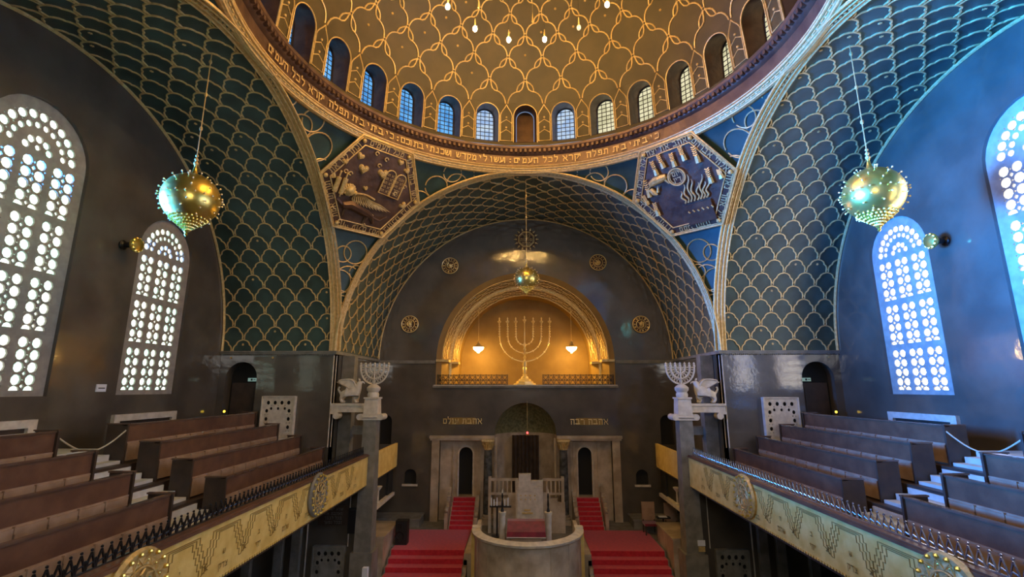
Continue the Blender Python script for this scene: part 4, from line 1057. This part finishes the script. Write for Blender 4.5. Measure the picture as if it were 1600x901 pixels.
mb = MB(); mb.box(-6.95, -6.6, 19.9, 20.15, -5.5, -4.6); mb.build('cabinet', 'black', sp, smooth=False); mb = MB(); mb.box(-6.9, -6.65, 19.88, 19.9, -5.45, -4.65); mb.build('grille', 'iron', sp, smooth=False)
# right side: two upholstered chairs and a music stand
def side_chair(x, y, label):
    c = thing('choir_chair', label, 'chair', (x, y, CHOIR), 'chairs by the right end wall')
    mb = MB(); mb.box(x - .3, x + .3, y - .28, y + .28, CHOIR + .42, CHOIR + .52); mb.build('seat', 'velvet', c, smooth=False)
    mb = MB(); mb.box(x - .3, x + .3, y + .24, y + .32, CHOIR + .55, CHOIR + 1.35); mb.build('backrest', 'woodlight', c, smooth=False)
    for dx in (-.26, .26):
        for dy in (-.24, .26): mb = MB(); mb.box(x + dx - .025, x + dx + .025, y + dy - .025, y + dy + .025, CHOIR, CHOIR + .43 if dy < 0 else CHOIR + .6); mb.build('leg', 'wooddark', c, smooth=False)
    return c
side_chair(5.75, 24.2, 'brown backed chair by the right end wall, nearer the ark')
side_chair(6.75, 24.0, 'brown backed chair by the right end wall, nearer the pillar')
ms = thing('music_stand', 'black music stand with white sheet on the right of the choir', 'stand', (6.2, 23.6, CHOIR))
mb = MB(); mb.tube([(6.2, 23.6, CHOIR + .02), (6.2, 23.6, -5.75)], .04, 8)
for k in range(3): a = 2 * PI * k / 3; mb.tube([(6.2, 23.6, CHOIR + .15), (6.2 + .3 * Co(a), 23.6 + .3 * S(a), CHOIR + .02)], .02, 5)
mb.build('tripod', 'black', ms); mb = MB(); mb.box(5.9, 6.5, 23.45, 23.75, -5.8, -5.74); mb.build('tray', 'black', ms, smooth=False)
mb = MB(); mb.box(6.0, 6.35, 23.44, 23.7, -5.74, -5.72); mb.build('sheet', 'white', ms, smooth=False)

# ================================================================ MENORAH PILLARS, GRIFFINS
def carved_menorah(x, y, z, parent_label, side):
    m_ = thing('stone_menorah', parent_label, 'menorah', (x, y, z), 'stone menorahs on the two choir pillars')
    mb = MB(); mb.lathe([(.22, 0), (.24, .1), (.2, .2), (.27, .28), (.28, .38), (.2, .46), (.1, .52)], (x, y, z), 16); mb.build('knob', 'stone', m_)
    mb = MB(); cz = z + 1.22; 
    for br in (.58, .385, .19):
        pts = [(x - br, y, cz)] + [(x + br * Co(PI + PI * i / 16), y, cz - .05 + br * 1.12 * S(PI + PI * i / 16)) for i in range(17)] + [(x + br, y, cz)]
        mb.tube(pts, .033, 6)
    mb.tube([(x, y, z + .45), (x, y, cz)], .035, 6); mb.tube([(x - .6, y, cz - .02), (x + .6, y, cz - .02)], .025, 5)
    mb.build('branch', 'stone', m_)
    mb = MB()        # pierced web between the branches
    for r0, r1, n in ((.19, .385, 9), (.385, .58, 14), (.03, .19, 5)):
        for i in range(n):
            a = PI + PI * (i + .5) / n; rm = (r0 + r1) / 2; px, pz = x + rm * Co(a), cz - .05 + rm * 1.12 * S(a)
            d = Vector((Co(a), 0, S(a))); e = Vector((-S(a), 0, Co(a))); w_ = (r1 - r0) / 2; q = PI * rm / n / 2
            P_ = Vector((px, y, pz)); mb.tube([P_ + d * w_ - e * q, P_ - d * w_ + e * q], .014, 4); mb.tube([P_ + d * w_ + e * q, P_ - d * w_ - e * q], .014, 4)
    mb.build('pierced_web', 'stone', m_)
    for k in range(7):
        xx = x + (k - 3) * .193; mb = MB(); mb.lathe([(.05, 0), (.06, .05), (.035, .08), (.05, .13), (.03, .17), (.002, .2)], (xx, y, cz), 8); mb.build('oil_cup', 'stone', m_)
    return m_
def griffin(s):
    """winged griffin standing on the beam, head towards the centre of the room"""
    x0 = s * 7.24; y = 20.2; z0 = -.57; f = -s            # f: forward direction in x
    g = thing('stone_griffin', 'carved stone griffin with raised wing on the beam of the %s pillar' % ('left' if s < 0 else 'right'), 'statue', (x0, y, z0), 'griffins on the pillar beams')
    P_ = lambda a, dy, h: (x0 + f * a, y + dy, z0 + h)
    V = [P_(-.3, 0, .38), P_(0, 0, .38), P_(.2, 0, .44), P_(.28, 0, .62), P_(.32, 0, .78), P_(.43, 0, .78),
         P_(-.32, .1, .22), P_(-.40, .1, .12), P_(-.34, .1, .0), P_(-.26, .1, .0), P_(-.32, -.1, .22), P_(-.40, -.1, .12), P_(-.34, -.1, .0), P_(-.26, -.1, .0),
         P_(.24, .1, .24), P_(.22, .1, .0), P_(.3, .1, .0), P_(.24, -.1, .24), P_(.22, -.1, .0), P_(.32, -.1, .0), P_(-.45, 0, .34), P_(-.55, 0, .5), P_(-.5, 0, .62)]
    Rr = [.14, .14, .15, .12, .10, .04, .09, .05, .045, .035, .09, .05, .045, .035, .075, .05, .04, .075, .05, .04, .04, .03, .04]
    Rr = [r_ * 1.28 for r_ in Rr]
    Ed = [(0, 1), (1, 2), (2, 3), (3, 4), (4, 5), (0, 6), (6, 7), (7, 8), (8, 9), (0, 10), (10, 11), (11, 12), (12, 13), (2, 14), (14, 15), (15, 16), (2, 17), (17, 18), (18, 19), (0, 20), (20, 21), (21, 22)]
    me = bpy.data.meshes.new('body'); me.from_pydata([tuple(Vector(v) - Vector((x0, y, z0))) for v in V], Ed, []); me.materials.append(M['stone'])
    o = bpy.data.objects.new('body', me); COL.objects.link(o); o.parent = g
    o.modifiers.new('skin', 'SKIN')
    for i, v in enumerate(me.skin_vertices[0].data): v.radius = (Rr[i], Rr[i]); v.use_root = i == 1
    sb = o.modifiers.new('sub', 'SUBSURF'); sb.levels = 2; sb.render_levels = 2
    for dy in (-.12, .12):
        mb = MB()
        rows = []
        for i in range(9):
            t = i / 8; bx = .16 - .72 * t; top = .62 + .28 * math.sqrt(min(1, t * 3)) - .05 * t ** 6; bot = .40 + .42 * t ** 1.2
            rows.append((P_(bx + .05, dy, top), P_(bx, dy, bot)))
        vs = [p for r_ in rows for p in r_] + [(p[0], p[1] + .04, p[2]) for r_ in rows for p in r_]
        L = 18; fs = []
        for i in range(8): a = 2 * i; fs += [(a, a + 1, a + 3, a + 2), (L + a, L + a + 2, L + a + 3, L + a + 1), (a, a + 2, L + a + 2, L + a), (a + 1, L + a + 1, L + a + 3, a + 3)]
        mb.add(vs, fs); mb.tube([r_[0] for r_ in rows], .035, 6)
        for k in range(6): t = (k + 1) / 7; mb.tube([P_(.1 - .1 * k, dy - .01, .45 + .05 * k), P_(-.15 - .09 * k, dy - .01, .60 + .04 * k)], .014, 4)
        mb.build('wing', 'stone', g)
    mb = MB()
    mb.tube([P_(.40, 0, .80), P_(.50, 0, .78), P_(.53, 0, .72)], [.05, .03, .01], 6)
    for dy in (-.05, .05): mb.tube([P_(.31, dy, .86), P_(.28, dy * 1.3, .96)], [.03, .008], 5)
    for i in range(5):
        for dy in (-.07, 0, .07): mb.ball(P_(.33 - .02 * i, dy, .72 - .08 * i), .05, 6)
    mb.build('head_detail', 'stone', g)
for s, side in ((-1, 'left'), (1, 'right')):
    x = s * 6.33; y = 20.2
    p = thing('menorah_pillar', 'tall tapering grey stone pillar rising through the %s gallery front' % side, 'pillar', (x, y, FLOOR), 'menorah pillars at the choir')
    mb = MB(); mb.box(x - .42, x + .42, y - .42, y + .42, FLOOR, -6.15); mb.build('base', 'greystone', p, smooth=False)
    mb = MB(); a, b = .26, .33
    mb.add([(x + dx * q, y + dy * q, z) for z, q in ((-6.15, b), (-1.28, a * 1.0)) for dx, dy in ((-1, -1), (1, -1), (1, 1), (-1, 1))], [(0, 1, 5, 4), (1, 2, 6, 5), (2, 3, 7, 6), (3, 0, 4, 7), (4, 5, 6, 7)])
    mb.build('shaft', 'greystone', p, smooth=False)
    mb = MB()
    mb.box(x - .42, x + .42, y - .3, y + .3, -1.28, -1.05)
    for sx in (-1, 1): mb.tube([(x + sx * .42, y - .32, -1.16), (x + sx * .42, y + .32, -1.16)], .125, 14)
    mb.tube([(x - .3, y - .3, -1.16), (x + .3, y - .3, -1.16)], .05, 8)
    mb.build('volute_capital', 'stone', p)
    mb = MB(); mb.box(x - .29, x + .29, y - .29, y + .29, -1.05, -.45, taper=.03); mb.box(x - .3, x + .3, y - .3, y + .3, -.45, -.38); mb.build('block', 'stone', p, smooth=False)
    carved_menorah(x, y, -.38, 'pale stone seven-branched menorah crowning the %s choir pillar' % side, side)
    bmn = thing('pillar_beam', 'stone beam tying the %s menorah pillar to the wall corner' % side, 'beam', (s * 7.2, y, -1.0), 'stone beams beside the menorah pillars')
    mb = MB(); mb.box(s * 6.6, s * 7.98, y - .16, y + .16, -.98, -.7); mb.box(s * 6.6, s * 8.0, y - .2, y + .2, -.72, -.63); mb.build('beam', 'stone', bmn, smooth=False)
    mb = MB(); mb.tube([(s * 7.75, y - .18, -1.12), (s * 7.75, y + .18, -1.12)], .13, 14); mb.box(s * 7.68, s * 8, y - .17, y + .17, -1.05, -.95); mb.build('scroll_bracket', 'stone', bmn)
    mb = MB(); mb.box(s * 6.6, s * 8, 21.2, 21.5, -1.95, -1.6); tag(mb.build('lower_beam', 'greystone', smooth=False), 'lower grey stone beam behind the %s menorah pillar' % side, 'beam', 'lower stone beams behind the pillars')
    mb = MB(); mb.box(s * 7.45, s * 7.98, 20.95, 21.4, -3.6, ZS - .15); struct(mb.build('trim_pilaster_' + side, 'greystone', smooth=False))
    griffin(s)

# ================================================================ GALLERIES
TOP = lambda k: -2.33 + .45 * k
XR = lambda k: 8.1 + .95 * k
for s, side in ((-1, 'left'), (1, 'right')):
    # gallery floor: stepped slab
    mb = MB(); mb.box(s * 6.4, s * W, YC - R, YF, -3.85, -3.6); mb.box(s * 6.4, s * 8, YC - R - 2, YC - R, -3.85, -3.6)
    for k in range(4): mb.box(s * (XR(k) - .3), s * W, YC - R, YF, -3.6, TOP(k) - 1.0)
    mb.box(s * 6.4, s * 8.0, YF, 24.6, -3.85, -3.6)
    struct(mb.build('floor_gallery_' + side, 'wooddark', smooth=False))
    # aisle steps
    ai = thing('aisle_steps', 'pale stone steps of the aisle between the pews of the %s gallery' % side, 'steps', (s * 8, 12.35, -3.35), 'aisle steps in the galleries')
    mb = MB()
    for i in range(13): mb.box(s * (7.75 + i * .317), s * (W - .01) if i == 12 else s * (7.75 + i * .317 + .33), 11.42, 13.28, -3.6 + .0, -3.40 + .15 * i)
    mb.build('steps', 'step', ai, smooth=False)
    # pews
    names = ['front', 'second', 'third', 'top']
    for k in range(4):
        for blk, (y0, y1) in (('beyond the aisle', (13.32, 19.86)), ('before the aisle', (4.4, 11.38))):
            X = XR(k); T = TOP(k); F_ = T - 1.0
            pw = thing('pew', 'brown wooden pew, %s row of the %s gallery %s' % (names[k], side, blk), 'pew', (s * X, (y0 + y1) / 2, F_), 'pews in the galleries')
            mb = MB(); mb.box(s * X, s * (X + .05), y0 + .05, y1 - .05, T - .47, T - .02); mb.build('front_board', 'wood', pw, smooth=False)
            mb = MB(); mb.box(s * (X - .03), s * (X + .09), y0, y1, T - .03, T + .01); mb.build('top_rail', 'railwood', pw, smooth=False)
            mb = MB(); n = max(1, int((y1 - y0) / .62)); dy = (y1 - y0 - .16) / n
            for i in range(n): mb = MB(); mb.box(s * (X - .05), s * (X + .03), y0 + .08 + i * dy + .02, y0 + .08 + (i + 1) * dy - .02, T - .95, T - .5); mb.build('lower_panel', 'woodlight', pw, smooth=False)
            mb = MB()
            for i in range(1, n): mb.box(s * (X - .07), s * (X - .0), y0 + .08 + i * dy - .018, y0 + .08 + i * dy + .018, T - .60, T - .47)  # pale ticks imitate small reflections in the gaps between panels
            mb.box(s * (X - .02), s * (X + .02), y0 + .05, y1 - .05, T - .5, T - .46); mb.build('glint_ticks_strip', 'woodlight', pw, smooth=False)
            for ye, d_ in ((y0, 1), (y1, -1)):
                mb = MB(); mb.box(s * (X - .06), s * (X + .5), ye, ye + d_ * .06, F_, T); ep = mb.build('end_panel', 'wooddark', pw, smooth=False)
                mb = MB(); mb.box(s * (X - .07), s * (X + .52), ye - .01 * d_, ye + d_ * .08, T, T + .035); mb.build('cap', 'railwood', ep, smooth=False)
            mb = MB(); mb.box(s * (X + .12), s * (X + .5), y0 + .06, y1 - .06, F_ + .42, F_ + .46); mb.box(s * (X + .05), s * (X + .12), y0 + .06, y1 - .06, F_ + .40, F_ + .46)
            mb.build('seat', 'wood', pw, smooth=False)
    # rope across the top of the aisle with a paper notice
    rp = thing('barrier_rope', 'cream rope sagging across the aisle between top pews, %s gallery' % side, 'rope', (s * 10.9, 12.3, -1.4), 'ropes across the gallery aisles')
    mb = MB(); mb.tube([(s * 10.93, 11.36 + 1.98 * i / 20, -1.12 - .42 * S(PI * i / 20)) for i in range(21)], .018, 6); mb.build('rope', 'rope', rp)
    mb = MB(); mb.box(s * 10.0, s * 10.32, 11.0, 11.36, -1.44, -1.425); tag(mb.build('paper_notice', 'white', smooth=False), 'white paper notice lying on a pew rail by the %s aisle' % side, 'paper', 'paper notices on the pews')
    # parapet
    pp = thing('gallery_parapet', 'gilded carved front of the %s gallery with dark cresting' % side, 'parapet', (s * 6.3, 11, -3.7), 'gilded gallery fronts')
    for (ya, yb) in ((2.2, 19.87), (20.55, 24.6)):
        mb = MB(); mb.box(s * 6.3, s * 6.42, ya, yb, -3.70, -2.66)
        k = ya
        while k < yb - .06: mb.box(s * 6.29, s * 6.36, k, k + .05, -3.74, -3.69); k += .1
        mb.build('gilded_panel', 'panelgold', pp, smooth=False)
    mb = MB(); mb.box(s * 6.26, s * 6.62, 2.2, 19.87, -2.66, -2.60); mb.box(s * 6.3, s * 6.5, 2.2, 19.87, -2.60, -2.575); mb.box(s * 6.5, s * 6.62, 2.2, 19.87, -3.6, -2.66); mb.build('top_rail', 'wood', pp, smooth=False)
    mb = MB(); k = 2.3; q = .013 if s > 0 else .016
    while k < 19.7:
        xx = s * 6.47
        mb.tube([(xx, k, -2.58), (xx, k + .035, -2.44), (xx, k + .08, -2.33)], q, 4); mb.tube([(xx, k + .16, -2.58), (xx, k + .125, -2.44), (xx, k + .08, -2.33)], q, 4)
        mb.tube([(xx, k + .03, -2.50), (xx - s * .03, k + .08, -2.46), (xx, k + .13, -2.50)], q * .8, 4)
        mb.ball((xx, k + .08, -2.30), .024, 5)
        if s < 0: mb.ball((xx, k, -2.44), .026, 5); mb.tube([(xx, k, -2.57), (xx, k, -2.44)], .014, 4)
        k += .17
    mb.tube([(s * 6.47, 2.3, -2.57), (s * 6.47, 19.8, -2.57)], .02, 5)
    mb.build('cresting', 'iron' if s < 0 else 'brightiron', pp)
    # stepped zigzags and letters cut into the panel
    mtp = frame_mtx((s * 6.3, 0, -3.70), (0, 1 if s < 0 else -1, 0), (0, 0, 1), (-s, 0, 0)); sg = 1 if s < 0 else -1
    # note: the left panel faces +x, the right panel faces -x
    mb = MB(); words = ['יהי', 'שלום', 'בבית', 'הזה', 'אמת', 'צדק']
    for d in (-.10, 0, .10):
        y = 2.6; pts = []; n_ = 5
        while y < 18.2:
            for q in range(2 * n_ + 1):
                xq = y + .35 + d * (1 if q <= n_ else -1) + (.66 + 0 * d) * q / (2 * n_); lv = .90 + d * .3 - .66 * (1 - abs(q / n_ - 1))
                pts += [(xq, lv), (xq + .066, lv)]
            y += 1.32
        mb.tube([(s * 6.297, p[0], -3.70 + p[1]) for p in pts], .011, 4)
    y = 2.6; i = 0
    while y < 18.2:
        if (i % 1) == 0:
            m2 = frame_mtx((s * 6.293, y + 1.33, -3.55), (0, sg, 0), (0, 0, 1), (-s, 0, 0)); hebrew(mb, words[i % 6], m2, .15)
            m2 = frame_mtx((s * 6.293, y + 1.33, -3.28), (0, sg, 0), (0, 0, 1), (-s, 0, 0)); hebrew(mb, words[(i + 2) % 6][0], m2, .13)
        y += 1.32; i += 1
    mb.build('carving', 'panelcut', pp, smooth=False)
    # medallions on the parapet
    for yy, which, enamel in ((15.0, 'farther', False), (8.15, 'nearer', True)):
        md = thing('parapet_medallion', 'studded metal medallion on the %s gallery front, %s' % (side, 'the one near the menorah pillar' if which == 'farther' else 'the one far from the pillar'), 'medallion', (s * 6.2, yy, -3.08), 'medallions on the gallery fronts')
        mt = frame_mtx((s * 6.24, yy, -3.08), (0, sg, 0), (0, 0, 1), (-s, 0, 0))
        mb = MB(); mb.lathe([(.58, -.06), (.61, .0), (.58, .06), (.5, .05), (.46, .02), (.36, .05), (.33, .03), (.001, .05)], (0, 0, 0), 36, mt); mb.build('disc', 'goldmat' if s > 0 or enamel else 'greystone', md)
        for k in range(18): a = 2 * PI * k / 18; mb = MB(); mb.ball(mt @ Vector((.54 * Co(a), .54 * S(a), .08)), .038, 7); mb.build('stud', 'gold', md)
        mb = MB()
        for k in range(12): a = 2 * PI * (k + .5) / 12; mb.ball(mt @ Vector((.42 * Co(a), .42 * S(a), .05)), .022, 6)
        mb.build('beading', 'gold', md)
        mb = MB(); mb.tube([mt @ Vector((.33 * Co(2 * PI * k / 30), .33 * S(2 * PI * k / 30), .06)) for k in range(30)], .018, 5, closed=True)
        for k in range(9): a = 2 * PI * k / 9; mb.tube([mt @ Vector((.1 * Co(a), .1 * S(a), .07)), mt @ Vector((.24 * Co(a + .4), .24 * S(a + .4), .08)), mt @ Vector((.3 * Co(a), .3 * S(a), .06))], .02, 5)
        for k in range(12): a = 2 * PI * k / 12; b_ = a + PI / 12; mb.tube([mt @ Vector((.36 * Co(a), .36 * S(a), .06)), mt @ Vector((.5 * Co(b_), .5 * S(b_), .07)), mt @ Vector((.36 * Co(a + PI / 6), .36 * S(a + PI / 6), .06))], .013, 4)
        mb.build('openwork', 'goldmat', md)
        if enamel and s < 0:
            mb = MB(); mb.poly(circ(.14, -.02, .1, 14, .17), [], .03, mt @ Matrix.Translation((0, 0, .08))); mb.build('turquoise_inlay', 'turquoise', md)
    # small parapet with colonnette below the choir bridge
    cr = thing('choir_rail', 'stone ledge with small colonnette below the %s gallery end' % side, 'railing', (s * 6.35, 22.3, -4.9), 'colonnette ledges below the gallery ends')
    mb = MB(); mb.box(s * 6.3, s * 6.55, 20.6, 24.4, -5.02, -4.88); mb.build('ledge', 'stone', cr, smooth=False)
    mb = MB(); mb.lathe([(.1, 0), (.1, .05), (.05, .09), (.045, .5), (.06, .54), (.16, .66), (.17, .7), (.001, .7)], (s * 6.42, 22.0, -4.88), 12); mb.build('colonnette', 'stone', cr)
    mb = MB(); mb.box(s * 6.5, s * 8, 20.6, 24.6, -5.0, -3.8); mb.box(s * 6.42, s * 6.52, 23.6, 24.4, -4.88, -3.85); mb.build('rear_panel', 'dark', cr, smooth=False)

# ---- front wall fittings
def grille_screen(x0, x1, z0, z1, label, matname, rows=4):
    g = thing('grille_screen', label, 'screen', ((x0 + x1) / 2, YF - .15, z0), 'pierced screens on the front walls')
    wd = x1 - x0; hh = z1 - z0; holes = []
    for i in range(4):
        holes.append(circ(x0 + wd * (.17 + .22 * i), z1 - .22, .075, 8, .085))
        if i < 3: holes.append(circ(x0 + wd * (.28 + .22 * i), z1 - .45, .055, 8, .06)); holes.append(circ(x0 + wd * (.28 + .22 * i), z1 - .33, .025, 4))
    for j in range(1, 1 + rows):
        zz = z1 - .22 - j * .32
        if zz < z0 + .15: break
        for xx in (x0 + wd * .14, x1 - wd * .14):
            holes.append(circ(xx, zz, .07, 8, .08)); 
            for dx in (-.06, .06): holes.append(circ(xx + dx, zz - .15, .025, 4))
    mb = MB(); mb.poly([(x0, z0), (x1, z0), (x1, z1), (x0, z1)], holes, .04, on_front(YF - .16)); mb.build('pierced_plate', matname, g, smooth=False)
    mb = MB()
    for (a, b, c_, d) in ((x0 - .05, x0, z0 - .04, z1 + .04), (x1, x1 + .05, z0 - .04, z1 + .04), (x0, x1, z1, z1 + .05), (x0, x1, z0 - .05, z0)): mb.box(a, b, YF - .2, YF - .01, c_, d)
    mb.build('casing', matname, g, smooth=False)
    mb = MB(); mb.box(x0, x1, YF - .06, YF - .02, z0, z1); mb.build('dark_backing', 'dark', g, smooth=False)
grille_screen(-10.75, -9.48, -2.0, -.38, 'white pierced metal screen on the left gallery front wall', 'white' if False else 'stone')
grille_screen(9.5, 10.82, -2.0, -.42, 'white pierced metal screen on the right gallery front wall', 'stone')
grille_screen(-8.2, -7.05, -7.78, -6.0, 'grey pierced metal screen on the wall under the left gallery', 'greystone', 6)
grille_screen(7.15, 8.3, -7.78, -6.05, 'grey pierced metal screen on the wall under the right gallery', 'greystone', 6)
for s, side in ((-1, 'left'), (1, 'right')):
    x = s * 11.55
    e = thing('exit_sign', 'small lit exit sign in the arched doorway of the %s gallery' % side, 'sign', (x, YF + .3, .3), 'exit signs in the gallery doorways')
    mb = MB(); mb.box(x - .18, x + .18, YF + .3, YF + .35, .26, .40); mb.build('sign_face', 'exitsign', e, smooth=False)
    mb = MB(); mb.box(x - .05, x + .02, YF + .29, YF + .3, .29, .37); mb.box(x + .06, x + .14, YF + .29, YF + .3, .32, .345); mb.build('pictogram', 'black', e, smooth=False)
    yb = thing('pilot_light', 'tiny yellow pilot light on the %s gallery wall above the top pew' % side, 'light', (s * 12.4, 19.9, -.95), 'yellow pilot lights')
    mb = MB(); mb.ball((s * 12.35, YF - .08, -.95), .05, 8); mb.build('lens', 'yellowbulb', yb)
    mb = MB(); mb.box(s * 12.28, s * 12.42, YF - .07, YF, -1.05, -.86); mb.build('case', 'black', yb, smooth=False)
    # wall sconce between the tall windows
    sc = thing('wall_sconce', 'round golden wall lamp between the tall windows of the %s wall' % side, 'lamp', (s * 12.55, 14.35, 4.36), 'sconces on the side walls')
    mb = MB(); mt = frame_mtx((s * 12.8, 14.35, 4.4), (0, 1, 0), (0, 0, 1), (-s, 0, 0)); mb.lathe([(.14, 0), (.15, .06), (.08, .1), (.1, .35), (.001, .35)], (0, 0, 0), 16, mt); mb.build('bracket', 'iron', sc)
    mb = MB(); mb.lathe([(.08, .3), (.2, .38), (.24, .46), (.2, .54), (.06, .58), (.001, .58)], (0, 0, 0), 18, mt)
    for k in range(10): a = 2 * PI * k / 10; mb.ball(mt @ Vector((.2 * Co(a), .2 * S(a), .5)), .05, 6)
    mb.build('gilt_head', 'gold', sc)
mb = MB(); mb.box(-12.8, -12.77, 14.28, 14.62, -.12, .1); n1 = mb.build('wall_notice', 'white', smooth=False); tag(n1, 'small white notice on the left wall between the windows', 'notice')
mb = MB(); mb.box(-12.77, -12.76, 14.34, 14.56, -.03, 0.0); mb.build('printed_line', 'black', n1, smooth=False)
for s, side in ((-1, 'left'), (1, 'right')):
    pass
# dark carved panel, pilasters and hangings under the galleries
mb = MB(); pnl = thing('hanging_board', 'dark lettered board on the wall under the left gallery', 'board', (-7.55, YF - .1, -5.2))
mb.box(-8.15, -6.98, YF - .12, YF - .04, -5.22, -4.5); mb.build('board', 'wooddark', pnl, smooth=False)
mb = MB()
for i in range(4): hebrew(mb, ['שמע ישראל', 'ואהבת את', 'בכל לבבך', 'ובכל נפשך'][i], frame_mtx((-7.56, YF - .13, -4.68 - i * .16), (1, 0, 0), (0, 0, 1), (0, -1, 0)), .13)
mb.build('lettering', 'greystone', pnl, smooth=False)
for s, side in ((-1, 'left'), (1, 'right')):
    mb = MB()
    for x in (8.75, 9.4, 10.6, 11.8): mb.box(s * x, s * (x + .32), YF - .22, YF, FLOOR, -3.85)
    struct(mb.build('trim_pilasters_' + side, 'greystone', smooth=False))
    mb = MB(); mb.tube([(s * 8.55, YF - .05, -3.9), (s * 8.55, YF - .05, FLOOR)], .03, 6); mb.tube([(s * 6.95, YF - .03, -3.8), (s * 6.95, YF - .03, -6)], .02, 6); struct(mb.build('trim_pipe_' + side, 'stone'))
    mb = MB(); mb.box(s * 6.7, s * 8, YF + .0, YF + .4, FLOOR, -3.85); struct(mb.build('wall_pier_' + side, 'plaster', smooth=False))
nt = thing('paper_label', 'small orange and white notice on the lower right pillar', 'notice', (6.5, 19.85, -5.7))
mb = MB(); mb.box(6.42, 6.7, 19.84, 19.86, -5.85, -5.65); mb.build('white_sheet', 'white', nt, smooth=False); mb = MB(); mb.box(6.44, 6.68, 19.83, 19.86, -6.05, -5.87); mb.build('orange_sheet', 'goldmat', nt, smooth=False)
mb = MB(); mb.box(-6.15, -5.95, 19.45, 19.62, FLOOR, -6.55); tag(mb.build('white_board', 'white', smooth=False), 'narrow white board standing at the foot of the left menorah pillar', 'board')
